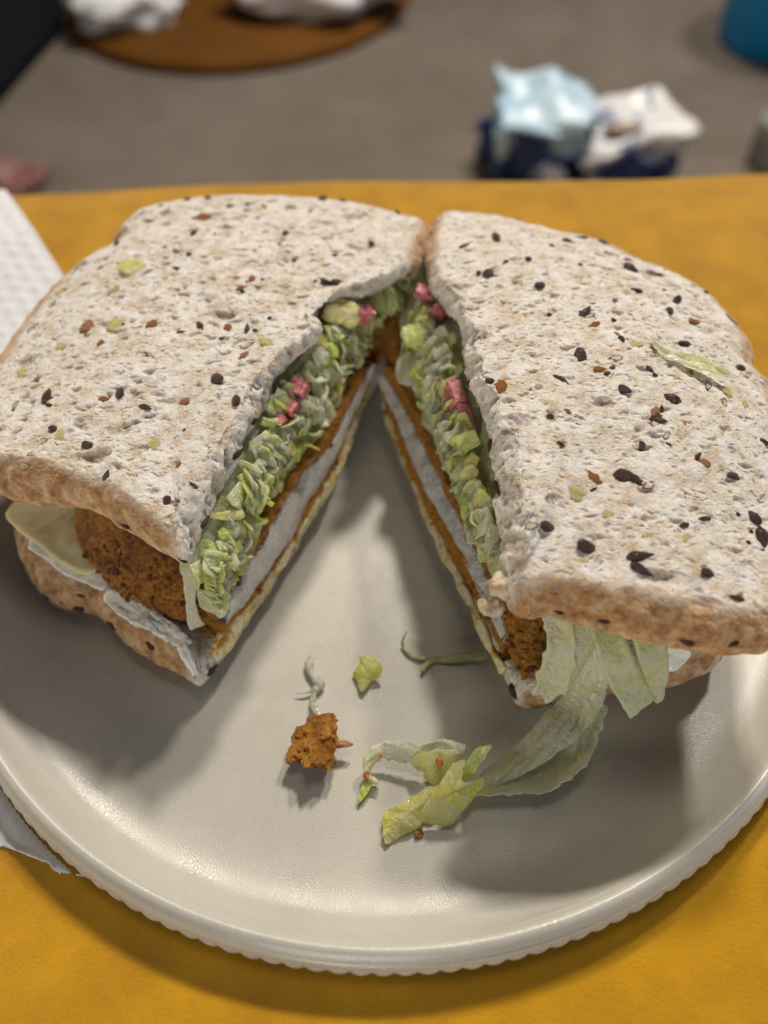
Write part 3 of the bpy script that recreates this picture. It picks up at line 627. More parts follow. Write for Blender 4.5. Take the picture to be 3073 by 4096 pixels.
# bottom slice: front crust and cut edge from the photo, rest mirrors the top slice
LB_lo = [(-45.0, -51.4, .8), (-50, -47.6, .8), (-57, -43.4, .8), (-62, -40.6, .8), (-66.5, -36.0, .8), (-72.4, -31.7, .8), (-78.7, -30.6, .8), (-83.9, -28, 1), (-89, -22.6, 1.5), (-92.5, -16, 2.5), (-94, -9, 3), (-93, 8, 3), (-88, 28, 2.5), (-80, 46, 2), (-70, 58, 2), (-54, 66, 1.5), (-36, 70, 1), (-16, 69, 1), (0, 64, 1), (4, 55, 1), (-1.5, 43, 1), (-5.2, 34, .8), (-9, 22, .8), (-13, 7, .8), (-19, -5, .8), (-24, -16, .8), (-30, -27.5, .8), (-36, -39, .8), (-41.5, -48, .8)]
LB_up = [(-43.0, -50.6, 10.5), (-47, -46.6, 11.5), (-54, -42.3, 12), (-59.5, -38.0, 12), (-64, -33.4, 12), (-69, -29.2, 13), (-76.3, -27.4, 13), (-82.0, -23, 14), (-87, -17.8, 14), (-91, -12, 14.5), (-92.5, -6, 15), (-92, 9, 15), (-87, 29, 15), (-79, 47, 14), (-69, 59, 14), (-53, 67, 13), (-36, 71, 13), (-16, 70, 13), (-1, 65, 13), (2, 56, 12), (-3.5, 43, 12), (-7.0, 34, 11), (-11, 22, 11), (-15, 7, 10), (-20.5, -5, 9.5), (-25.5, -16, 9), (-31, -27.5, 9), (-36.5, -38, 9), (-41, -46.5, 10)]
cut = list(range(20, 29)) + [0]
lb_cr = crust_ring(len(LB_lo), cut)
LBS = slab('bottom_bread_slice', LB_up, LB_lo, lb_cr, (-48, 12), 12, BREAD, LH, n=760, rings=26, side=30, zlo=1.0, seed=5, bulge=1.8, edge_r=2.2, lum=0.2)
# crumbed cutlet
LC_up = [(-37.5, -37.5, 22), (-44, -36.5, 24), (-51, -34.0, 26), (-58, -29.5, 27), (-64, -24, 28), (-68, -18, 29), (-71, -10, 30), (-72, 4, 30), (-68, 24, 30), (-60, 40, 30), (-44, 52, 29), (-22, 56, 28), (3, 50, 27), (-1.0, 39, 26), (-7.6, 26, 26), (-12, 13.5, 25.5), (-18.6, -1.0, 25), (-24, -11, 25), (-29, -19.5, 24), (-34, -30, 23)]
LC_lo = [(-39.8, -41.4, 11.5), (-45, -42.2, 13), (-52, -40.3, 13), (-60, -36.6, 13.5), (-66, -31.8, 14), (-71.5, -26.6, 15), (-75.8, -19.0, 16), (-76, 3, 17), (-71, 24, 16), (-62, 42, 15), (-45, 54, 14), (-22, 58, 13), (4, 52, 13), (-0.6, 40, 12.5), (-8.0, 26, 12), (-13.6, 9, 11), (-18.9, -4, 10), (-24.6, -15, 10), (-29.8, -24, 9.5), (-36.2, -35.8, 10)]
lc_b = crust_ring(20, []) * 0; lc_b[13:20] = 0.8; lc_b[0] = 0.9
LCU = slab('fried_cutlet', LC_up, LC_lo, lc_b, (-42, 8), 30, COATING, LH, n=620, rings=60, side=40, zlo=13, seed=8, attr_name='bright', bulge=0.0, edge_r=2.5, lum=0.6)
LCU['label'] = 'golden brown crumbed chicken cutlet'
L_a = [(-40.6, -42.8, 10.6), (-36.8, -36.6, 9.6), (-29.6, -24.4, 9.6), (-24.6, -15.0, 9.8), (-18.7, -3.6, 10), (-13.6, 8.6, 11.4), (-8.8, 24.0, 12), (-3.4, 39.6, 13)]
L_b = [(-38.6, -40.8, 14.2), (-36.4, -37.2, 13.8), (-30.8, -28.2, 12.4), (-25.4, -17.6, 12.6), (-22.2, -9.6, 13.0), (-18.0, -0.8, 12.8), (-13.4, 9.6, 13.4), (-10.4, 19.2, 15), (-6.4, 28.4, 16), (-2.6, 38.2, 17.8)]
L_c = [(-37.6, -37.6, 18.6), (-35.2, -33.6, 19.6), (-29.6, -22.0, 20.6), (-25.6, -13.2, 21.4), (-19.2, -0.4, 21.4), (-15.2, 5.6, 19.8), (-12.2, 12.2, 19.8), (-8.2, 21.4, 21.6), (-3.2, 31.6, 23.4)]
L_d = [(-38.0, -36.8, 20.6), (-34.6, -31, 22.4), (-28.4, -18.4, 24), (-23.2, -9.4, 25), (-18.2, -0.2, 25), (-14.6, 8, 25.5), (-10.4, 17, 25.4), (-6, 28, 26)]
inL = (-0.88, 0.46, 0)
band('crumb_coating', L_a, L_b, inL, COATING, LCU, seed=61, jag=0.8, bulge=0.6, attrs={'bright': 1.0})
band('white_meat', L_b, L_c, inL, MEAT, LCU, seed=62, jag=0.8, bulge=0.9, out=1.3)
band('crumb_coating', L_c, L_d, inL, COATING, LCU, seed=63, jag=0.4, bulge=0.3, attrs={'bright': 0.5})
# spread and melted yellow layer under the cutlet, along the cut
ribbon('yellow_spread', [(-40.2, -47.3, 10.5), (-35.2, -38.2, 9.6), (-28.9, -26.6, 9.2), (-23.3, -15.6, 9.4), (-17.5, -4.4, 9.6), (-12.7, 7.6, 10.6), (-7.9, 22.2, 11.2), (-3.7, 35.2, 12)], [5.5, 3.4, 2.2, 2.4, 3.0, 3.0, 3.2, 2.4], BUTTER, LH, thick=1.0, nu=120, nv=8, wdir=(-0.3, 0.15, 1), ruffle=0.7, seed=3, edge=0.35)
patch('cheese_slice', [(-91.0, -13.4, 21.5), (-88.8, -16.2, 19.5), (-83.0, -20.2, 16.8), (-75.6, -25.2, 15.2), (-70, -27, 15), (-62, -20, 16), (-62, 0, 17), (-72, 10, 19), (-84, -3, 22), (-88.5, -9.8, 22.6)], CHEESE, LH, thick=1.2, ruffle=0.15, seed=4, jag=0.05, dome=0.0)
patch('mayonnaise', [(-86.5, -18.8, 14.6), (-82.5, -21.8, 14.2), (-77.6, -25.8, 14.0), (-72, -28.4, 13.6), (-67.6, -30.4, 13.4), (-66, -27, 14.2), (-72, -20, 15), (-80, -14, 15.4), (-86, -14, 15)], MAYO, LH, thick=1.6, ruffle=0.3, seed=5, jag=0.25)
patch('mayonnaise', [(-66.5, -32.8, 12.8), (-62.8, -36.8, 12.8), (-58, -39.8, 12.8), (-52, -42.8, 12.6), (-47.5, -45.4, 12.2), (-45, -44, 12.8), (-52, -38, 13.4), (-60, -33, 13.6), (-65, -30.6, 13.6)], MAYO, LH, thick=1.6, ruffle=0.35, seed=6, jag=0.3)
ribbon('mayonnaise', [(-46.8, -45.4, 12.6), (-45.8, -47.4, 11.8), (-44.6, -49.2, 10.4), (-44.2, -50.4, 8.6)], [1.6, 2.2, 1.4, 1.0], MAYO, LH, thick=1.2, nu=26, nv=6, wdir=(1, 0.6, 0.3), ruffle=0.4, seed=7)
# lettuce body
def lettuce_mass(name, up, lo, centre, zc, zl, parent, seed):
    o = slab(name, up, lo, [0] * len(up), centre, zc, LET_A, parent, n=420, rings=10, side=26, zlo=zl, seed=seed, bulge=0, edge_r=1.5, lum=0.3)
    me = o.data; co = np.empty(len(me.vertices) * 3); me.vertices.foreach_get('co', co); co = co.reshape(-1, 3)
    q = co / MM
    ctr = np.array(centre)
    rad = q[:, :2] - ctr; rad /= np.linalg.norm(rad, axis=1)[:, None] + 1e-6
    dd = 1.5 * fbm(q[:, 0] * .7, q[:, 1] * .7, q[:, 2] * .9, seed, 3) + 1.6
    co[:, :2] += rad * dd[:, None] * MM
    me.vertices.foreach_set('co', co.ravel()); me.update()
    return o
band('back_crust', [(-4, 66.5, 3), (9, 66.0, 3), (24, 67, 3)], [(-4, 67.5, 37), (9, 66.5, 37), (24, 68, 37)], (0, 1, 0), BREAD, LBS, depth=3, seed=91, attrs={'crust': 1.0})
LL_up = [(-38.8, -36.5, 34.5), (-33.5, -22.5, 38), (-28.2, -4.5, 41), (-23, 7, 42), (-17.5, 17, 43), (-14, 27, 41.5), (-8.2, 35, 40), (1, 42, 38.5), (6.5, 52, 36), (13, 61, 34), (-6, 70, 33), (-30, 74, 33), (-60, 64, 33), (-70, 30, 34), (-62, -5, 36), (-48, -28, 35)]
LL_lo = [(-36.6, -35.8, 22), (-30, -22, 24), (-23.5, -8.5, 25), (-18.5, 0.5, 26), (-14, 10, 26), (-9.8, 22, 26), (-5.5, 31, 27), (0, 42, 26), (6, 52, 26), (10, 60, 25), (-8, 66, 25), (-30, 68, 25), (-54, 56, 26), (-64, 26, 27), (-56, -6, 27), (-45, -26, 25)]
LLM = lettuce_mass('lettuce_layer', LL_up, LL_lo, (-32, 18), 42, 26, LH, 21)

def shred(name, p, out, along, ln, wd, m, parent, rs, droop=0.0, thick=0.35):
    """ragged end of a shred: most hang like overlapping flaps down the cut face, some curl out"""
    out = np.array(out, float); along = np.array(along, float)
    p = np.array(p, float)
    z = np.array([0, 0, 1.0])
    if rs.random() < 0.72:
        side = along * rs.uniform(-0.7, 0.7)
        st = p - out * rs.uniform(0.6, 1.4) + z * ln * 0.45 - side * ln * 0.4
        mid = p + out * rs.uniform(0.3, 1.3) + z * ln * 0.05
        en = p + out * rs.uniform(0.0, 1.6) - z * ln * 0.45 + side * ln * 0.4
        wdv = along * 1.0 + np.array([rs.uniform(-.5, .5) for _ in range(3)])
        wdv2 = along * 1.0 + np.array([rs.uniform(-.8, .8) for _ in range(3)])
    else:
        d = out * rs.uniform(0.2, 0.7) + along * rs.uniform(-1, 1) + z * rs.uniform(-0.8, 0.5)
        d /= np.linalg.norm(d)
        st = p - d * ln * 0.35 - out * 0.8
        mid = p + out * rs.uniform(0.2, 0.9)
        en = p + d * ln * 0.6
        wdv = np.array([rs.uniform(-1, 1) for _ in range(3)]) + along * 0.4
        wdv2 = wdv + np.array([rs.uniform(-.9, .9) for _ in range(3)])
    return ribbon(name, [st, mid, en], [wd * rs.uniform(.5, 1), wd, wd * rs.uniform(.75, 1.1), wd * rs.uniform(.15, 0.8)], m, parent, thick=thick, nu=16, nv=9, wdir=[wdv, wdv2], ruffle=rs.uniform(0.35, 0.8), curl=rs.uniform(-0.9, 0.9), seed=rs.randint(0, 9999), edge=0.28)
def stuff_face(lo_line, up_line, out, along, count, parent, seed, mats):
    rs = random.Random(seed)
    lo_line = np.array(lo_line, float); up_line = np.array(up_line, float)
    for i in range(count):
        t = (i + rs.random()) / count
        A = np.array([np.interp(t, np.linspace(0, 1, len(lo_line)), lo_line[:, c]) for c in range(3)])
        Bq = np.array([np.interp(t, np.linspace(0, 1, len(up_line)), up_line[:, c]) for c in range(3)])
        s = rs.random() ** 0.8
        p = A + (Bq - A) * s + np.array(out) * (0.6 + 2.0 * math.sin(math.pi * min(1, s * 0.8)))
        m = rs.choice(mats)
        shred('lettuce_shred', p, out, along, rs.uniform(3.0, 7.0), rs.uniform(2.2, 5.6), m, parent, rs, droop=rs.uniform(0, 0.5) if s < 0.4 else 0.0)
outL = (0.88, -0.44, 0); alL = (0.45, 0.89, 0)
stuff_face([(-39.0, -39.5, 22), (-36.8, -35.5, 24), (-29.6, -20.6, 26.5), (-23.6, -8.6, 27.5), (-16.5, 4.6, 28.5), (-10.5, 20, 28.5), (-5, 34, 29)],
           [(-41.2, -39.2, 33.5), (-39.4, -36.0, 34.5), (-33.6, -22.5, 38.5), (-28.4, -5.6, 41.5), (-22, 8, 42.5), (-15, 22, 43), (-6, 36, 40)], outL, alL, 190, LLM, 31, [LET_A, LET_A, LET_A, LET_W, LET_B, LET_C])
stuff_face([(-7, 34, 28), (1, 46, 28), (6, 58, 26)], [(-7, 36, 40), (3, 46, 38), (9, 58, 34)], (0.8, -0.5, 0), (0.5, 0.86, 0), 22, LLM, 37, [LET_B, LET_B, LET_C])
# what shows under the top slice edge
ribbon('lettuce_shred', [(-39.0, -33.5, 34.5), (-41.3, -37.6, 31), (-42.8, -40.4, 25), (-43.4, -42.0, 18.5), (-43.0, -42.6, 16)], [6, 5.0, 2.4, 2.0, 3.4], LET_W, LLM, thick=0.5, nu=40, nv=8, wdir=(1, 0.3, 0.2), ruffle=0.5, seed=44, edge=0.25)
patch('lettuce_shred', [(-41.2, -39.0, 25.5), (-37.5, -38.4, 24.5), (-35.6, -36.8, 24), (-35.4, -40.2, 20), (-37.4, -42.0, 18.5), (-39.0, -41.6, 20), (-41.2, -41.0, 22)], LET_W, LLM, thick=0.5, ruffle=0.5, seed=45)
patch('lettuce_shred', [(-34.5, -29.5, 30), (-31.4, -27, 28), (-29.0, -23.2, 26), (-30.2, -27.2, 24), (-33.0, -33.5, 22.5), (-35.0, -34.0, 25)], LET_C, LLM, thick=0.6, ruffle=0.4, seed=46)
EG = chunk('egg_piece', (-9.8, 28.4, 43.2), (8.6, 6.5, 6.5), EGG, LH, seed=3, rough=0.28, freq=1.4, sub=4)
def radish(loc, size, rot, parent, seed):
    return chunk('radish_dice', loc, size, PINK, parent, seed=seed, rough=0.10, freq=0.9, rot=rot, sub=3, facet=True)
radish((-4.4, 30.4, 41.0), (5.0, 3.2, 5.0), (0.3, 0.4, 0.5), LH, 1)
radish((-19.4, 4.8, 41.0), (4.0, 4.4, 4.8), (0.1, -0.3, 1.1), LH, 2)
radish((-22.0, 0.2, 40.0), (3.2, 5.0, 4.2), (0.2, -0.2, 1.0), LH, 3)
radish((-24.0, -3.0, 39.0), (2.6, 3.6, 5.2), (0.3, -0.4, 0.9), LH, 4)
ribbon('onion_sliver', [(-24.5, 3.2, 41.0), (-20, 2.4, 40.0), (-15.6, 0.6, 38.2)], [1.6, 1.8, 0.3], ONION, LH, thick=0.5, nu=20, nv=5, wdir=(0, 0.5, 1), ruffle=0.1, seed=8)

# ---- right half
RT_up[39] = (21.6, -49.0, 50.5); RT_up[0] = (21.0, -52.6, 48.8); RT_up[1] = (24.6, -54.4, 48.6)
RT_lo[39] = (20.4, -49.6, 37.6); RT_lo[0] = (21.0, -53.4, 37.0); RT_lo[1] = (25.0, -55.6, 37.0)
for i_, q_ in zip(range(7, 13), [(65.5, -60.6, 46), (70.5, -56.0, 45), (74.8, -46, 45), (78.0, -33, 45), (81.8, -20, 45), (84.6, -9, 45)]): RT_up[i_] = q_
for i_, q_ in zip(range(7, 13), [(68.0, -63.0, 34), (73.0, -59, 33), (77.6, -48, 32), (81.0, -34, 32), (85, -20, 32), (88, -8, 32)]): RT_lo[i_] = q_
RH = tag(empty('sandwich_half', (0, 0, 0)), 'right seeded sandwich half with lettuce strips hanging out of its front', 'sandwich')
cutR = list(range(29, 40)) + [0]
RTS = slab('top_bread_slice', RT_up, RT_lo, crust_ring(len(RT_up), cutR), (56, -6), 53.5, BREAD, RH, n=960, rings=150, side=34, zlo=40, seed=6, ragged=1.1, lum=0.9)
sow(RTS, SEEDS_RIGHT, 2)
RB_lo = [(26.6, -57.6, .8), (30, -58.9, .8), (36, -57.8, .8), (46, -56.6, .8), (61, -55, 1), (70, -52, 2), (76, -44, 3), (80, -32, 3.5), (82, -16, 3.5), (84, 4, 3.5), (86, 24, 3), (78, 40, 2.5), (66, 53, 2), (52, 62, 1.5), (36, 68, 1), (22, 69, 1), (13, 66, 1), (8, 58, 1), (4, 46, .8), (1.8, 34, .8), (2.8, 24, .8), (7.4, 6, .8), (12.0, -10, .8), (16, -23, .8), (19.4, -34, .8), (22.8, -43.5, .8), (25.0, -52, .8)]
RB_up = [(27.6, -56.4, 8.5), (31, -57.2, 9.5), (37, -56.4, 11), (46, -55.6, 12), (61, -54.4, 13), (70, -51.5, 14), (75.5, -43, 15), (79.5, -31, 15.5), (81.5, -15, 16), (83, 4, 16), (85, 24, 15), (77, 40, 14), (65, 54, 14), (51, 63, 13), (36, 69, 13), (22, 70, 13), (13, 67, 12), (9, 58, 12), (5, 46, 11), (3.0, 34, 11), (4.4, 23, 10.5), (8.6, 6, 10), (12.8, -10, 9.8), (16.8, -23, 9.5), (20.2, -34, 9), (23.6, -43.5, 8.5), (26.2, -51.5, 8)]
RBS = slab('bottom_bread_slice', RB_up, RB_lo, crust_ring(27, list(range(18, 27)) + [0]), (48, 4), 12, BREAD, RH, n=760, rings=26, side=30, zlo=1.0, seed=15, bulge=1.8, edge_r=2.2, lum=0.2)
RC_up = [(26.5, -46, 21), (33, -47.5, 23), (44, -46, 26), (58, -41, 28), (72, -28, 29), (78, -8, 30), (75, 14, 30), (62, 36, 30), (44, 50, 29), (22, 54, 28), (4.5, 49, 27), (1.6, 37, 26), (5.8, 22, 25.5), (11.2, 3.6, 25), (15.4, -11.0, 25), (19.4, -22, 25), (23.2, -34, 24), (24.6, -40, 23)]
RC_lo = [(27.0, -54.4, 9.0), (33, -54.6, 11.5), (45, -51, 13), (60, -45.6, 14), (76, -31, 15), (82, -9, 16), (79, 15, 16), (66, 38, 15), (46, 52, 14), (22, 56, 13), (5.5, 51, 13), (1.0, 37, 12), (3.4, 22, 11), (8.2, 3, 10.5), (11.6, -11, 10.2), (15.6, -22, 10), (20.8, -35, 9.6), (24.6, -46, 9)]
rc_b = np.zeros(18); rc_b[11:18] = 1.0; rc_b[0:2] = 0.6
RCU = slab('fried_cutlet', RC_up, RC_lo, rc_b, (46, 4), 30, COATING, RH, n=620, rings=60, side=40, zlo=13, seed=18, attr_name='bright', bulge=0.0, edge_r=1.2, lum=0.6)
R_a = [(1.4, 32, 11.5), (2.4, 22, 10.4), (5.0, 10.0, 10.2), (7.8, -0.6, 10), (10.6, -10.8, 10), (14.6, -21.2, 10), (18.8, -31.0, 9.8), (22.4, -39.6, 9.6), (25.6, -50, 9)]
R_b = [(0.6, 33, 16), (1.6, 29, 15.2), (5.2, 17.6, 14.8), (9.2, 0.6, 14.8), (13.2, -11.0, 14.8), (17.0, -20.6, 14.8), (19.6, -27.2, 14.8), (22.0, -34.2, 14.6), (24.4, -42, 13.6), (26, -47, 12.6)]
R_c = [(1.6, 31, 20.4), (3.4, 26.6, 20), (7.8, 13.6, 20), (12.4, -0.8, 20), (16.0, -10.6, 20), (18.6, -20.8, 19.8), (21, -28, 19), (22.8, -34.4, 18.4), (24.6, -40.6, 16.4), (26, -46, 14.2)]
R_d = [(2.6, 30, 24), (5.0, 24, 24.4), (9, 12, 24.6), (12.8, 1.4, 24.6), (15.4, -11.6, 24.6), (19.0, -20.8, 24.4), (21.8, -29.6, 24), (23.4, -35.6, 23.6), (25.4, -43, 21)]
inR = (0.93, 0.33, 0)
band('crumb_coating', R_a, R_b, inR, COATING, RCU, seed=71, jag=0.8, bulge=0.6, attrs={'bright': 1.0})
band('white_meat', R_b, R_c, inR, MEAT, RCU, seed=72, jag=0.7, bulge=0.9, out=1.5)
band('crumb_coating', R_c, R_d, inR, COATING, RCU, seed=73, jag=0.4, bulge=0.3, attrs={'bright': 0.5})
ribbon('yellow_spread', [(0.5, 32.5, 11.4), (1.9, 21.5, 11), (6.5, 4.1, 10.6), (10.1, -10.5, 10.2), (14.1, -22.5, 10), (17.9, -33.5, 9.4), (21.1, -43.0, 8.8), (24.3, -52.5, 8.2)], [2.4, 3.0, 2.4, 2.8, 3.2, 2.6, 2.6, 2.2], BUTTER, RH, thick=1.2, nu=120, nv=8, wdir=(0.3, 0.1, 1), ruffle=0.7, seed=13, edge=0.4)
patch('mayonnaise', [(53, -50, 22), (57, -53.4, 21), (62.5, -53.4, 18), (61, -55.4, 15.4), (56, -57.0, 13.6), (52, -55, 14.5)], MAYO, RH, thick=1.4, ruffle=0.2, seed=15)
RL_up = [(24.5, -46, 36), (22.2, -36, 38.5), (22.4, -20, 40), (21.4, -2, 41.5), (20.2, 12, 41.5), (18.5, 24, 41), (15.4, 34, 39), (12.6, 46, 37), (12.5, 60, 34), (24, 64, 33), (44, 60, 33), (66, 44, 33), (78, 16, 34), (78, -20, 35), (66, -42, 36), (44, -48, 37)]
RL_lo = [(26.5, -44, 24), (24.5, -35, 24), (19.8, -21.5, 25), (15.2, -8, 25), (10.4, 8, 25.5), (7.4, 20, 26), (6.0, 30, 26), (5, 42, 26), (9, 54, 26), (16, 60, 25), (40, 52, 26), (60, 38, 27), (72, 14, 27), (72, -18, 27), (60, -38, 26), (42, -44, 25)]
RLM = lettuce_mass('lettuce_layer', RL_up, RL_lo, (42, 2), 43, 26, RH, 25)
outR = (-0.95, -0.3, 0); alR = (0.28, -0.96, 0)
stuff_face([(6.6, 31, 27), (8.6, 18, 27.5), (12.0, 5, 27.5), (15.6, -9, 28), (19.6, -22, 28), (23.6, -36, 27)],
           [(14.6, 36, 39.5), (18.0, 22, 41.5), (19.2, 8, 42), (20.2, -8, 41), (21.2, -22, 40.5), (22.0, -38, 38.5)], outR, alR, 170, RLM, 33, [LET_A, LET_C, LET_C, LET_W, LET_W, LET_B])
# big pieces seen on the cut
patch('lettuce_shred', [(15.0, -7, 37), (17.6, -8, 38), (20.8, -16, 37), (22.6, -28, 36), (24.0, -38, 33), (24.2, -43, 28), (22.0, -38, 25.5), (20.4, -30, 27), (17.8, -20, 29), (15.4, -12, 33)], LET_C, RLM, thick=0.7, ruffle=0.7, seed=51, dome=0)
patch('lettuce_shred', [(9.5, 10, 35), (13.5, 12, 38), (16.4, 3, 37), (16.6, -6, 36), (15, -14, 32), (13.4, -10, 29.5), (11.4, -1, 31)], LET_A, RLM, thick=0.6, ruffle=0.9, seed=52)
chunk('lettuce_shred', (9.4, 26.5, 36), (8.5, 9, 5), LET_B, RLM, seed=9, rough=0.25, rot=(0.3, 0.4, 0.4), sub=4)
patch('lettuce_shred', [(4.4, 24.5, 31), (8.6, 24, 34), (9.2, 18, 33), (6.6, 16, 30), (4.0, 19.5, 29)], LET_W, RLM, thick=0.6, ruffle=0.4, seed=53)
chunk('onion_piece', (14.2, 9.5, 37.2), (4.6, 3.6, 3.2), ONION, RLM, seed=11, rough=0.2, rot=(0.2, 0.2, 0.5))
chunk('onion_piece', (13.4, 4.0, 36.2), (3.0, 4.6, 3.4), ONION, RLM, seed=12, rough=0.2, rot=(0.2, 0.5, 0.1))
radish((12.4, 38.2, 40.4), (7.0, 2.8, 3.2), (0.2, 0.3, -0.35), RH, 5)
radish((15.6, 31.0, 40.4), (3.8, 4.6, 4.0), (0.5, 0.2, 0.6), RH, 6)
radish((16.4, 1.2, 40.0), (3.6, 6.4, 6.0), (0.2, 0.2, 0.3), RH, 7)
radish((18.0, -6.0, 39.2), (3.0, 8.4, 5.4), (0.1, 0.2, 0.15), RH, 8)
for k, (p_, s_) in enumerate([((20.2, -51.4, 43.6), (5.0, 4.0, 6.0)), ((18.6, -53.4, 40.0), (4.6, 3.6, 3.6))]):
    chunk('torn_crumb', p_, s_, TORN, RTS, seed=30 + k, sub=4, rough=0.25, freq=1.3)
# strips hanging from the front of the right half
ribbon('lettuce_shred', [(32.2, -49, 31.5), (33.6, -54.6, 28), (33.4, -57.6, 22), (32.0, -59.6, 16.5), (30.6, -60.6, 13.6)], [7, 5.4, 6.0, 6.6, 3.0], LET_W, RLM, thick=0.6, nu=50, nv=10, wdir=(1, -0.3, 0.5), ruffle=0.7, curl=1.2, seed=61, edge=0.2)
ribbon('lettuce_shred', [(37.0, -51, 32), (37.2, -56.2, 27), (36.0, -58.8, 20.5), (35.2, -60.6, 14)], [6.5, 6.0, 5.0, 3.0], LET_W, RLM, thick=0.6, nu=50, nv=10, wdir=(1, 0.2, 0.2), ruffle=0.4, curl=-0.8, seed=62, edge=0.12)
ribbon('lettuce_shred', [(41.0, -52, 33.5), (42.8, -58.0, 28.5), (46.0, -61.2, 22.5), (50.2, -65.0, 16.0)], [5.6, 6.4, 6.6, 6.4], LET_A, RLM, thick=0.6, nu=50, nv=10, wdir=(1, 0.5, 0.3), ruffle=0.45, curl=0.5, seed=63, edge=0.06, taper=(1, 1, 1))
ribbon('lettuce_shred', [(49.0, -54, 33), (51.0, -59.0, 27), (53.0, -61.4, 20.5), (54.0, -63.6, 15.6)], [7.0, 6.0, 4.6, 1.4], LET_A, RLM, thick=0.6, nu=50, nv=10, wdir=(1, 0.2, 0.1), ruffle=0.3, seed=64, edge=0.06)

def flake_mesh(seed, m):
    bm = bmesh.new(); bmesh.ops.create_icosphere(bm, subdivisions=2, radius=0.5)
    for v in bm.verts:
        v.co = Vector((v.co.x, v.co.y * 0.8, v.co.z * 0.5)) * (1 + 0.8 * mn.noise(v.co * 2.6 + Vector((seed * 4.0, 0, 0))))
    me = bpy.data.meshes.new('crumb_flake'); bm.to_mesh(me); bm.free(); me.materials.append(m)
    return me
FRY = simple('fried_crumb_flake', (0.40, 0.14, 0.02), 0.4, (0.70, 0.38, 0.08), 0.8, 0.4, 1.4, coat=0.15)
FRYD = simple('dark_fried_crumb', (0.12, 0.03, 0.006), 0.4, (0.30, 0.09, 0.015), 0.8, 0.4, 1.4, coat=0.15)
FLK = [flake_mesh(i, FRY if i % 3 else FRYD) for i in range(9)]
def crumbs(part, box, count, s0, lo=0.9, hi=2.4):
    tr = surface_tree(part); rs = random.Random(s0)
    for _ in range(count):
        q = Vector([rs.uniform(box[i][0], box[i][1]) for i in range(3)]) * MM
        p, nr, _, _ = tr.find_nearest(q)
        o = bpy.data.objects.new('crumb_flake', rs.choice(FLK)); COL.objects.link(o); o.parent = part
        sc_ = rs.uniform(lo, hi) * MM
        o.location = p; o.rotation_euler = (rs.uniform(0, 6), rs.uniform(0, 6), rs.uniform(0, 6)); o.scale = (sc_, sc_, sc_)
crumbs(LCU, ((-76, -40), (-44, -24), (12, 26)), 90, 1)
crumbs(RCU, ((26, 38), (-58, -46), (8, 22)), 50, 2)
for o_ in [c for c in LCU.children if c.name.startswith('crumb_coating')]: crumbs(o_, ((-42, 4), (-46, 42), (10, 26)), 46, 3, 0.7, 1.7)
for o_ in [c for c in RCU.children if c.name.startswith('crumb_coating')]: crumbs(o_, ((-2, 27), (-56, 36), (9, 25)), 46, 4, 0.7, 1.7)
def sow_side(slice_o, pts, s0):
    tr = surface_tree(slice_o); rs = random.Random(s0)
    for (x, y, z, ln, kd) in pts:
        p, nr, _, _ = tr.find_nearest(Vector((x, y, z)) * MM)
        c_ = Vector((0, 5, 10)) * MM
        if nr.dot(p - c_) < 0: nr = -nr
        o = bpy.data.objects.new('seed', rs.choice(SEEDM if kd == 'd' else SEEDR)); COL.objects.link(o); o.parent = slice_o
        X = nr.cross(Vector((rs.uniform(-.4, .4), rs.uniform(-.4, .4), 1))).normalized(); Y = nr.cross(X)
        mt = Matrix.Identity(4)
        for i in range(3): mt[i][0] = X[i]; mt[i][1] = Y[i]; mt[i][2] = nr[i]
        o.matrix_local = Matrix.Translation(p - nr * 0.1 * MM) @ mt @ Matrix.Diagonal((ln * MM, ln * MM, ln * MM, 1))
sow_side(LBS, [(-85, -29, 7, 3.4, 'd'), (-76, -33, 6, 4.6, 'd'), (-74, -32, 12, 2.4, 'd'), (-67, -37, 6.5, 4.6, 'd'), (-80, -31, 8, 2.0, 'd'), (-56, -44, 10, 3.0, 'd'), (-41.5, -48, 5, 4.0, 'd'), (-38, -42, 3, 3.0, 'd'), (-24, -15, 5, 2.6, 'r')], 5)
sow_side(RBS, [(24.4, -48, 5, 3.4, 'd'), (26.0, -56, 5, 4.2, 'd'), (15, -20, 4, 2.6, 'r'), (19, -33, 5, 2.4, 'd')], 6)
sow_side(LTS, [(-36.5, -32, 40, 3.6, 'd'), (-31, -17, 44, 3.4, 'd'), (-28, -8, 44, 2.6, 'd'), (-54, -32, 40, 2.6, 'd'), (8, 46, 42, 2.6, 'd'), (-42.0, -40, 38, 2.4, 'd')], 7)
sow_side(RTS, [(22.5, -30, 46, 3.6, 'd'), (21.8, -20, 47, 3.2, 'd'), (19.6, -2, 47, 2.6, 'd'), (52, -63, 42, 2.6, 'd'), (38, -58, 43, 2.4, 'd'), (60, -64, 42, 2.0, 'd'), (30, -57, 43, 2.0, 'd')], 8)
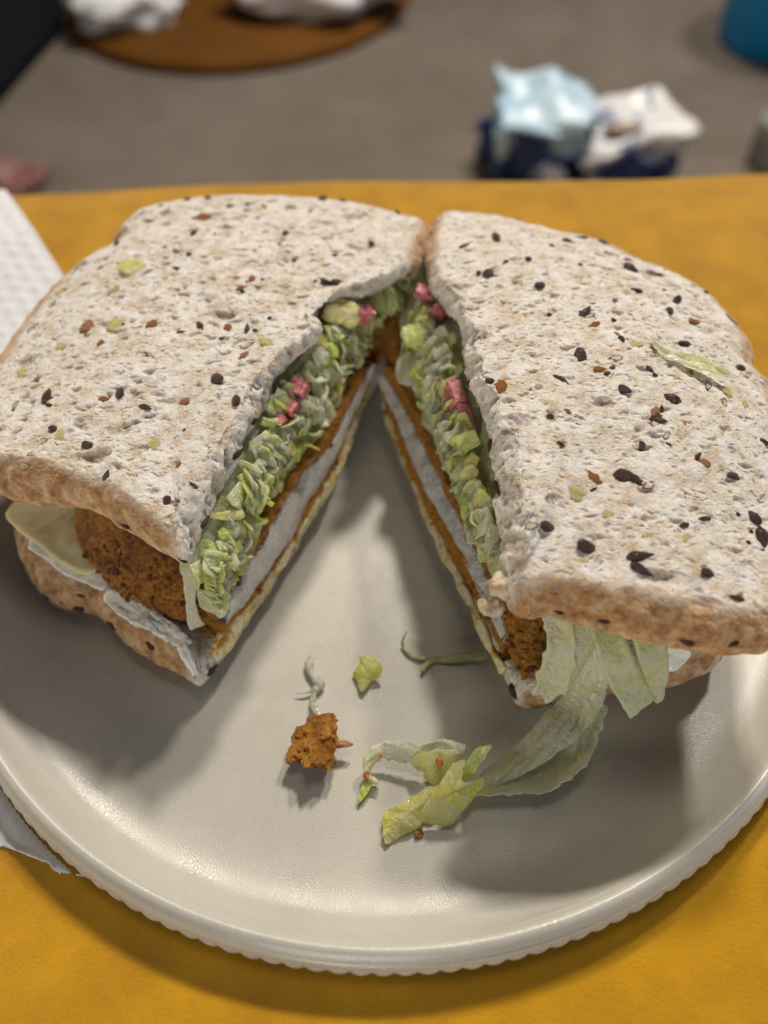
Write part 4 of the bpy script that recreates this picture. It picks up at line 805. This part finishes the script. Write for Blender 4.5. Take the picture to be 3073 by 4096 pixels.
# ------------------------------------------------------------------ food scraps lying on the plate and bread
G = 'lettuce scraps fallen in front of the sandwich'
o = ribbon('lettuce_strip', [(42.0, -52.5, 24), (41.4, -56.8, 14.5), (39.0, -61.0, 9.0), (34.6, -65.0, 7.6), (28.6, -69.2, 6.2), (22.4, -72.4, 4.6), (17.4, -75.0, 3.6)], [6, 7.5, 8.6, 8.6, 7.4, 5.6, 3.6], LET_W, thick=0.35, nu=110, nv=22, wdir=[(0.7, -0.6, -0.1), (0.66, -0.7, 0.1), (0.6, -0.76, 0.25), (0.5, -0.8, 0.45)], ruffle=0.8, curl=-0.9, seed=71, edge=0.10)
tag(o, 'long pale strip of lettuce trailing down from the right sandwich half onto the plate', 'lettuce', G)
o = ribbon('lettuce_strip', [(43.2, -60.8, 9.4), (40.0, -67.0, 6.4), (36.0, -72.2, 4.6), (30.0, -75.6, 3.8), (23.6, -76.0, 3.6), (17.6, -76.4, 3.4), (13.4, -77.6, 3.0)], [4.0, 5.2, 6.2, 6.4, 5.6, 5.6, 4.0], LET_W, thick=0.3, nu=110, nv=18, wdir=[(0.8, -0.4, -.2), (0.75, -0.6, 0.3), (0.3, -0.8, 0.6), (0, -1, 0.4)], ruffle=1.0, curl=0.7, seed=72, edge=0.2)
tag(o, 'ragged edged lettuce strip curving under the long strip, nearest the right rim', 'lettuce', G)
o = ribbon('lettuce_strip', [(14.0, -70.4, 8.5), (9.0, -68.2, 7.4), (4.6, -69.4, 6.0), (0.2, -68.8, 5.2), (-3.6, -68.6, 4.6), (-6.0, -70.4, 3.6), (-6.2, -72.4, 2.4), (-4.2, -73.6, 1.6)], [3, 2.6, 2.4, 4.4, 4.4, 3.6, 2.6, 2.0], LET_W, thick=0.3, nu=110, nv=14, wdir=[(0, 0.5, 0.8), (0, 0.7, 0.7), (-0.5, 0.2, 0.8)], ruffle=0.8, curl=0.8, seed=73, edge=0.25)
tag(o, 'narrow pale lettuce strip curling to the left above the wet pile', 'lettuce', G)
o = patch('lettuce_piece', P2, LET_C, ruffle=1.0, seed=74, thick=0.3, jag=0.35, n=140, rings=24)
tag(o, 'yellowish crinkled lettuce piece with an orange crumb stuck on it', 'lettuce', G)
o = patch('lettuce_piece', P3, LET_B, ruffle=0.5, seed=75, thick=0.3, n=120, rings=20)
tag(o, 'green lettuce tip pointing up from the middle of the pile', 'lettuce', G)
o = patch('lettuce_piece', P4, LET_C, ruffle=0.8, seed=76, thick=0.3, dome=1.2, n=160, rings=28)
tag(o, 'folded yellow lettuce piece with a glossy crease in the middle of the pile', 'lettuce', G)
o = patch('lettuce_piece', P5, LET_C, ruffle=0.8, seed=77, thick=0.3, dome=0.6, n=160, rings=28)
tag(o, 'ribbed pale lettuce piece with a squared end, nearest the front rim', 'lettuce', G)
o = patch('lettuce_piece', [(-5.6, -73.6, 1.8), (-6.4, -75.6, 1.6), (-8.4, -77.6, 1.1), (-8.2, -75.6, 1.4), (-7.2, -73.9, 1.8)], LET_B, ruffle=0.15, seed=78, thick=0.5, jag=0.1, n=60, rings=10)
tag(o, 'tiny pointed lettuce fragment below the curled strip', 'lettuce', G)
o = patch('lettuce_piece', small, LET_C, ruffle=0.8, seed=79, thick=0.5, dome=0.8, n=140, rings=24)
tag(o, 'small crumpled lettuce piece alone in the middle of the plate', 'lettuce', G)
def tube(name, pts, rad, m, parent=None, nu=60, ns=8, flat=0.7, seed=0):
    P, _ = resample(pts, nu, closed=False)
    T = np.gradient(P, axis=0); T /= np.linalg.norm(T, axis=1)[:, None]
    up = np.array([0, 0, 1.0]); Sd = np.cross(T, up); Sd /= np.linalg.norm(Sd, axis=1)[:, None] + 1e-9; Nn = np.cross(Sd, T)
    r = np.interp(np.linspace(0, 1, nu), np.linspace(0, 1, len(rad)), rad) * (1 + 0.25 * fbm(np.arange(nu) * .5, 0, 0, seed))
    V = np.stack([P + Sd * (r * math.cos(2 * math.pi * j / ns))[:, None] + Nn * (r * flat * math.sin(2 * math.pi * j / ns))[:, None] for j in range(ns)], 1)
    me = mesh_grid(name, V * MM, ns, nu, True)
    bm = bmesh.new(); bm.from_mesh(me); bmesh.ops.holes_fill(bm, edges=[e for e in bm.edges if e.is_boundary]); bmesh.ops.recalc_face_normals(bm, faces=bm.faces); bm.to_mesh(me); bm.free()
    return link(name, me, parent, m)
w_ = tube('lettuce_wisp', [(x, y, max(z - 0.9, .9)) for x, y, z in wisp], [0.2, 0.35, 0.55, 0.6, 1.1, 1.0, 1.2], DARKLET, seed=4, nu=90)
tag(w_, 'thin wilted thread of lettuce with a hooked end beside the right half', 'lettuce', G)
tube('side_strand', [(x, y, 1.3) for x, y, z in wisp_br], [0.5, 0.7, 0.45], DARKLET, w_, nu=24, seed=5)
on = tube('onion_strand', [(x, y, 1.4) for x, y, z in onion], [0.7, 0.95, 0.7, 1.15, 0.7, 0.85, 0.7, 0.4], ONION, seed=6, nu=90, flat=0.4)
tag(on, 'translucent strand of onion lying above the fried crumb', 'onion')
tube('side_strand', [(x, y, 1.2) for x, y, z in onion_br], [0.6, 0.3, 0.12], ONION, on, nu=24, seed=7)

cr = chunk('fried_crumb', (-17.8, -65.4, 4.2), (9.2, 10.6, 6.4), COATING, None, seed=5, sub=6, rough=0.32, freq=1.5)
at_ = cr.data.attributes.new('bright', 'FLOAT', 'POINT')
at_.data.foreach_set('value', [0.55 + 0.6 * mn.noise(v.co * 400) for v in cr.data.vertices])
tag(cr, 'ragged orange brown chunk of fried crumb alone on the plate left of the lettuce', 'crumb')
chunk('crumb_spur', (6.2, -0.4, -0.6), (3.6, 1.6, 1.4), BRAN, cr, seed=3, rough=0.3)
for (x, y, z), s, lb in [((8.6, -72.2, 8.8), (1.3, 2.3, 0.9), 'small orange crumb stuck on the yellowish crinkled lettuce piece'),
                 ((-6.6, -72.4, 3.4), (1.2, 1.7, 1.0), 'tiny brown crumb at the tail of the curled lettuce strip'),
                 ((3.9, -83.8, 0.7), (1.8, 1.6, 1.1), 'orange brown crumb under the edge of the front lettuce piece'),
                 ((-3.4, -69.6, 6.4), (1.0, 0.8, 0.6), 'speck of brown crumb on the top of the curled lettuce strip')]:
    tag(chunk('crumb', (x, y, z), s, FLAKE, None, seed=int(x * 3) + 20, rough=0.3), lb, 'crumb', 'small crumbs on the fallen lettuce')
def ztop(o, x, y):
    h = surface_tree(o).ray_cast(Vector((x, y, 120)) * MM, Vector((0, 0, -1)))
    return h[0].z / MM if h[0] else 50
pts = [(x, y) for x, y in topstrip]
zz = ztop(RTS, 63, -3)
o = ribbon('lettuce_strip', [(58.6, 2.0, zz + 1.2), (60.6, -1.6, zz + 0.6), (65.6, -4.2, zz + 0.9), (72.6, -7.4, zz - 0.6)], [0.8, 2.6, 3.4, 0.8], LET_W, thick=0.4, nu=60, nv=8, wdir=(0.3, 1, 0.2), ruffle=0.25, curl=0.5, seed=81, edge=0.1)
tag(o, 'white sliver of lettuce lying on top of the right bread slice', 'lettuce', 'lettuce bits on the bread')
zz = ztop(LTS, -62.9, 43)
o = patch('lettuce_piece', [(-66, 43, zz + .6), (-64, 46, zz + .8), (-60.6, 45.6, zz + .8), (-59.4, 42.6, zz + .6), (-61.4, 40, zz + .4), (-64.4, 40.4, zz + .5)], LET_C, ruffle=0.5, seed=82, thick=0.3, dome=0.3, n=60, rings=10)
tag(o, 'small round pale green lettuce bit on the left bread slice', 'lettuce', 'lettuce bits on the bread')

# ------------------------------------------------------------------ plate
def make_plate_obj():
    prof = [(0.4, 0.0), (30, 0.0), (60, 0.05), (86, 0.1), (94, 0.3), (99, 0.9), (102.6, 2.2), (104.6, 4.0), (106, 6.4), (107.0, 8.8), (107.7, 10.6), (108.3, 11.7), (109.0, 12.1), (109.8, 11.9), (110.6, 11.2), (111.3, 10.2), (111.8, 9.0), (112.0, 8.0),
            (112.2, 7.2), (112.2, 5.4), (111.8, 3.4), (110.8, 1.0), (109.0, -1.2), (106, -2.6), (101, -3.4), (96, -4.6), (93, -4.6), (92, -3.4), (60, -3.2), (0.4, -3.2)]
    rib = [0] * 18 + [0.6, 1, 1, 0.9, 0.5, 0.1] + [0] * 6
    # refine profile
    P = np.array(prof); rb = np.array(rib)
    t = np.arange(len(P)); tt = np.linspace(0, len(P) - 1, (len(P) - 1) * 4 + 1)
    Pr = np.column_stack([np.interp(tt, t, P[:, 0]), np.interp(tt, t, P[:, 1])]); rr = np.interp(tt, t, rb)
    for _ in range(3): Pr[1:-1] = (Pr[:-2] + 2 * Pr[1:-1] + Pr[2:]) / 4
    n = 1600; nr = 172
    th = np.linspace(0, 2 * np.pi, n, endpoint=False)
    sc = np.abs(np.cos(th * nr / 2)) ** 0.8 - 0.5
    rows = []
    for (r, z), k in zip(Pr, rr):
        rad = r + k * sc * 0.6
        wob = 0.25 * np.sin(2 * th + 1) * (r / 105) ** 4
        rows.append(np.column_stack([rad * np.cos(th), rad * np.sin(th) + 3.3 * min(1, r / 60), z + 0 * th + wob * (z > 10)]))
    me = mesh_grid('plate', np.stack(rows) * MM, n, len(rows), True)
    me.flip_normals()
    bm = bmesh.new(); bm.from_mesh(me); bmesh.ops.holes_fill(bm, edges=[e for e in bm.edges if e.is_boundary]); bmesh.ops.recalc_face_normals(bm, faces=bm.faces); bm.to_mesh(me); bm.free()
    return link('plate', me, None, PLATE)
tag(make_plate_obj(), 'round cream satin glazed plate with an upright rim fluted on its outside', 'plate')

# ------------------------------------------------------------------ stool, towel, floor
def rounded_block(name, x0, x1, y0, y1, z0, z1, r, m, und=2.0, n=400, seed=0, cr=60, press=None):
    """upholstered block with soft rounded edges (mm)"""
    cx, cy = (x0 + x1) / 2, (y0 + y1) / 2; hx, hy = (x1 - x0) / 2, (y1 - y0) / 2
    ang = np.linspace(0, 2 * np.pi, n, endpoint=False)
    def outline(inset):
        a = hx - inset; b = hy - inset; c = max(cr - inset, 4)
        p = 2 / (c / min(a, b) * 2 + 0.001)
        e = 2 * min(a, b) / c / 1.0
        e = max(e, 2.2)
        ct, st = np.cos(ang), np.sin(ang)
        rr = (np.abs(ct / a) ** e + np.abs(st / b) ** e) ** (-1 / e)
        return np.column_stack([cx + rr * ct, cy + rr * st])
    rows = []
    for s in np.linspace(0.02, 1, 60 if press is None else 320):
        o_ = outline(r); q = np.array([cx, cy]) + (o_ - [cx, cy]) * s
        z = z1 + und * fbm(q[:, 0] * .012, q[:, 1] * .012, 0, seed) * np.clip((s - .5) * 2, 0, 1)
        if press is not None:
            k = np.clip((np.hypot(q[:, 0], q[:, 1]) - 118) / 60, 0, 1)
            z = (z + 2.2) * k + press(q[:, 0], q[:, 1]) * (1 - k)
        rows.append(np.column_stack([q, z]))
    zt = rows[-1][:, 2] + (1.5 * fbm(rows[-1][:, 0] * .03, rows[-1][:, 1] * .03, 0, seed + 4, 3) if press is not None else 0)
    for a in np.linspace(0, np.pi / 2, 14)[1:]:
        rows.append(np.column_stack([outline(r - r * math.sin(a)), zt - r * (1 - math.cos(a))]))
    for z in np.linspace(z1 - r, z0, 12)[1:]:
        rows.append(np.column_stack([outline(0), np.full(n, z)]))
    rows.append(np.column_stack([outline(hx * 0.9), np.full(n, z0)]))
    me = mesh_grid(name, np.stack(rows) * MM, n, len(rows), True)
    return link(name, me, None, m)
def fabric_z(x, y):
    r = np.hypot(x, y - 3.3)
    k = np.clip((r - 105.5) / 9, 0, 1); k = k * k * (3 - 2 * k)
    return -5.2 + 7.4 * k
st = rounded_block('footstool', -420, 420, -320, 180, -415, 0.0, 32, VELVET, und=2.6, seed=3, cr=90, n=900, press=fabric_z)
st.rotation_euler = (0, 0, R(-1.3)); st.location = (0, 0.001, 0)
tag(st, 'mustard yellow velvet footstool carrying the plate', 'footstool')
# paper towel under the plate
def towel():
    # bilinear-ish quad region, edges traced in plan
    A = np.array([(-137.4, 145.2), (-111.6, 105.3), (-97, 82), (-80, 55), (-50, 0), (-55, -50), (-58, -80), (-60.5, -91.3)])      # right edge (mostly beneath the plate)
    Bq = np.array([(-215, 148), (-205, 110), (-200, 70), (-195, 20), (-190, -20), (-180, -50), (-150, -66), (-96, -78)])
    nu, nv = 260, 300
    A_, _ = resample(np.column_stack([A, A[:, 0] * 0]), nv, closed=False); B_, _ = resample(np.column_stack([Bq, Bq[:, 0] * 0]), nv, closed=False)
    V = []
    for j in range(nv):
        t = np.linspace(0, 1, nu)[:, None]
        q = A_[j][None] * (1 - t) + B_[j][None] * t
        V.append(q)
    V = np.stack(V)
    x, y = V[..., 0], V[..., 1]
    # embossed dots on a staggered grid
    g = 6.4
    u = x / g; v = y / (g * 0.8)
    iu = np.round(u - 0.5 * (np.round(v) % 2)) + 0.5 * (np.round(v) % 2); iv = np.round(v)
    d2 = ((u - iu) * g) ** 2 + ((v - iv) * g * 0.8) ** 2
    z = 0.85 * np.exp(-d2 / 2.4) + 0.5 * fbm(x * .08, y * .08, 0, 4)
    rad = np.hypot(x, y)
    lift = np.clip((rad - 112) / 60, 0, 1) ** 1.3 * 10 * np.clip((y + 20) / 120, 0, 1)
    z = z + lift
    fz = fabric_z(x, y)
    z = np.where(rad < 112, fz + 0.25, fz + 0.6 + z * np.clip((rad - 112) / 4, 0, 1))
    edge = np.minimum(np.arange(nv), np.arange(nv)[::-1])[:, None] < 1
    V[..., 2] = z
    V[-1, :, 1] += 1.2 * fbm(x[-1] * .9, 0, 0, 8, 4); V[-1, :, 2] += 0.8 * fbm(x[-1] * 1.3, 0, 0, 9, 3)
    me = mesh_grid('paper_towel', V * MM, nu, nv, False)
    o = link('paper_towel', me, None, TOWEL)
    sd = o.modifiers.new('thickness', 'SOLIDIFY'); sd.thickness = 0.25 * MM; sd.offset = 1
    return o
tag(towel(), 'white dimpled paper towel lying under the left side of the plate', 'paper towel')

me = bpy.data.meshes.new('floor')
me.from_pydata([(-4, -2, -0.42), (4, -2, -0.42), (4, 6, -0.42), (-4, 6, -0.42)], [], [(0, 1, 2, 3)]); me.update()
tag(link('floor', me, None, CARPET, False), kind='structure')

# ------------------------------------------------------------------ blurred things on the floor behind
def disc():
    n = 160; th = np.linspace(0, 2 * np.pi, n, endpoint=False)
    prof = [(2, 22), (200, 22), (318, 21), (332, 16), (336, 8), (332, 0), (2, 0)]
    rows = [np.column_stack([r * np.cos(th), r * np.sin(th), np.full(n, z)]) for r, z in prof]
    me = mesh_grid('round_cushion', np.stack(rows) * MM, n, len(rows), True); me.flip_normals()
    o = link('round_cushion', me, None, ORANGE); o.location = (-0.245, 1.575, -0.42)
    return o
tag(disc(), 'dark orange round flat cushion on the carpet at the top of the picture', 'cushion')
dk = rounded_block('floor_cushion', -260, 260, -330, 330, -150, 150, 50, DARK, und=6, seed=5, cr=70, n=160)
dk.location = (-0.84, 1.36, -0.27); dk.rotation_euler = (0, 0, R(-9))
tag(dk, 'near black upholstered block at the upper left corner', 'furniture')
def crumple(name, loc, size, m, seed, rough=0.35, freq=1.6, rot=0, sub=5):
    o = chunk(name, (0, 0, 0), size, m, None, seed=seed, sub=sub, rough=rough, freq=freq)
    o.location = loc; o.rotation_euler = (0, 0, rot); return o
tag(crumple('tissue', (-0.435, 1.46, -0.365), (190, 210, 90), TISSUE, 3, rough=0.22), 'crumpled white tissue on the left of the dark orange cushion', 'tissue', 'crumpled tissues on the round cushion')
tag(crumple('tissue', (-0.085, 1.455, -0.355), (300, 190, 110), TISSUE, 8, rough=0.15, rot=-0.15), 'large bunched white tissue on the right of the dark orange cushion', 'tissue', 'crumpled tissues on the round cushion')
# crumpled packages
pk = empty('film_package', (0.235, 0.90, -0.42))
tag(pk, 'pale blue and navy plastic film package standing on the carpet, left of the white one', 'package')
def fold(name, pts, m, parent, thick, seed, ruffle, dome):
    o = patch(name, pts, m, parent, ruffle=ruffle, seed=seed, thick=thick, dome=dome, n=90, rings=14, jag=3); return o
def body(name, parent, m, loc, size, rot, seed, rough=0.12):
    o = chunk(name, loc, size, m, parent, seed=seed, sub=4, rough=rough, freq=1.1, rot=rot, facet=False); return o
def boxy(name, loc, size, m, parent, seed, rot=(0, 0, 0)):
    bm = bmesh.new(); bmesh.ops.create_cube(bm, size=1); bmesh.ops.subdivide_edges(bm, edges=bm.edges[:], cuts=9, use_grid_fill=True)
    off = Vector((seed, seed * 2, 0))
    for v in bm.verts:
        p = v.co.copy(); e = max(abs(p.x), abs(p.y)) * 2
        q = Vector((p.x * size[0], p.y * size[1], p.z * size[2]))
        q += Vector((mn.noise(p * 3 + off), mn.noise(p * 3 + off * 2), mn.noise(p * 3 + off * 3))) * 0.42 * min(size)
        v.co = q * MM
    me = bpy.data.meshes.new(name); bm.to_mesh(me); bm.free()
    o = link(name, me, parent, m); o.location = Vector(loc) * MM; o.rotation_euler = rot
    return o
boxy('package_body', (-12, 0, 36), (112, 110, 72), PKNAVY, pk, 3)
boxy('package_top', (-2, -4, 84), (120, 104, 44), PKBLUE, pk, 7, (0.15, 0, -0.1))
chunk('printed_corner', (58, -10, 66), (30, 40, 40), PKGREEN, pk, seed=2, rough=0.2)
chunk('lower_fold', (10, -60, 30), (50, 26, 30), PKWHITE, pk, seed=4, rough=0.3)
pw = empty('film_package', (0.345, 0.90, -0.42))
tag(pw, 'crumpled white plastic film package with navy underside, lying on the carpet', 'package')
boxy('package_body', (0, 0, 22), (136, 110, 42), PKNAVY, pw, 5, (0, 0, 0.1))
boxy('package_top', (4, -6, 58), (140, 96, 40), PKWHITE, pw, 9, (0.1, -0.12, 0.12))
chunk('printed_patch', (-8, -34, 74), (50, 22, 20), PKTAN, pw, seed=6, rough=0.2)
def bucket():
    n = 120; th = np.linspace(0, 2 * np.pi, n, endpoint=False)
    prof = [(2, 0), (100, 0), (108, 6), (122, 160), (126, 240), (131, 244), (131, 256), (124, 256), (118, 160), (104, 10), (2, 8)]
    rows = [np.column_stack([r * np.cos(th), r * np.sin(th), np.full(n, z)]) for r, z in prof]
    me = mesh_grid('bucket', np.stack(rows) * MM, n, len(rows), True); me.flip_normals()
    o = link('bucket', me, None, BLUE); o.location = (0.722, 1.29, -0.42)
    return o
tag(bucket(), 'bright blue round plastic bucket at the upper right corner', 'bucket')
def tin():
    n = 80; th = np.linspace(0, 2 * np.pi, n, endpoint=False)
    prof = [(1, 62), (34, 62), (36, 66), (39, 66), (40, 60), (40, 6), (37, 0), (1, 0)]
    rows = [np.column_stack([r * np.cos(th), r * np.sin(th), np.full(n, z)]) for r, z in prof]
    me = mesh_grid('tin', np.stack(rows) * MM, n, len(rows), True)
    o = link('tin', me, None, GREYPL); o.location = (0.578, 0.90, -0.42)
    return o
tag(tin(), 'blurred grey round tin on the carpet at the right edge', 'tin')
# bare foot resting on the carpet at the left edge: one skinned surface, five toes
def foot():
    J = [((-0.26, 0.10, 0.30), .040), ((-0.25, 0.09, 0.10), .034), ((-0.215, 0.05, 0.045), .036), ((-0.15, 0.02, 0.04), .036), ((-0.085, 0.0, 0.028), .030)]
    E_ = [(0, 1), (1, 2), (2, 3), (3, 4)]
    heel = len(J); J.append(((-0.285, 0.09, 0.028), .028)); E_.append((1, heel))
    toes = [(0.040, -0.040, .0145, .050), (0.018, -0.045, .011, .056), (0.0, -0.045, .0105, .052), (-0.018, -0.04, .010, .044), (-0.036, -0.035, .009, .034)]
    for k, (dy, _, r, ln) in enumerate(toes):
        a = len(J); J.append(((-0.055, dy * 0.8, 0.020), r * 1.15)); E_.append((4, a))
        b2 = len(J); J.append(((-0.055 + ln * 0.6, dy, 0.022), r)); E_.append((a, b2))
        c = len(J); J.append(((-0.055 + ln, dy * 1.05, 0.014), r)); E_.append((b2, c))
    me = bpy.data.meshes.new('person'); me.from_pydata([j[0] for j in J], E_, []); me.update()
    o = bpy.data.objects.new('person', me); COL.objects.link(o)
    sk = o.modifiers.new('skin', 'SKIN')
    for i, j in enumerate(J):
        me.skin_vertices[0].data[i].radius = (j[1], j[1])
    me.skin_vertices[0].data[3].use_root = True
    sb = o.modifiers.new('sub', 'SUBSURF'); sb.levels = 2; sb.render_levels = 2
    me.materials.append(SKIN); sk.use_smooth_shade = True
    o.location = (-0.470, 0.905, -0.425); o.rotation_euler = (0, 0, R(-12)); o.scale = (.8, .8, .8)
    return o
f = foot()
tag(f, 'bare pinkish foot with toes on the carpet at the left edge', 'person')
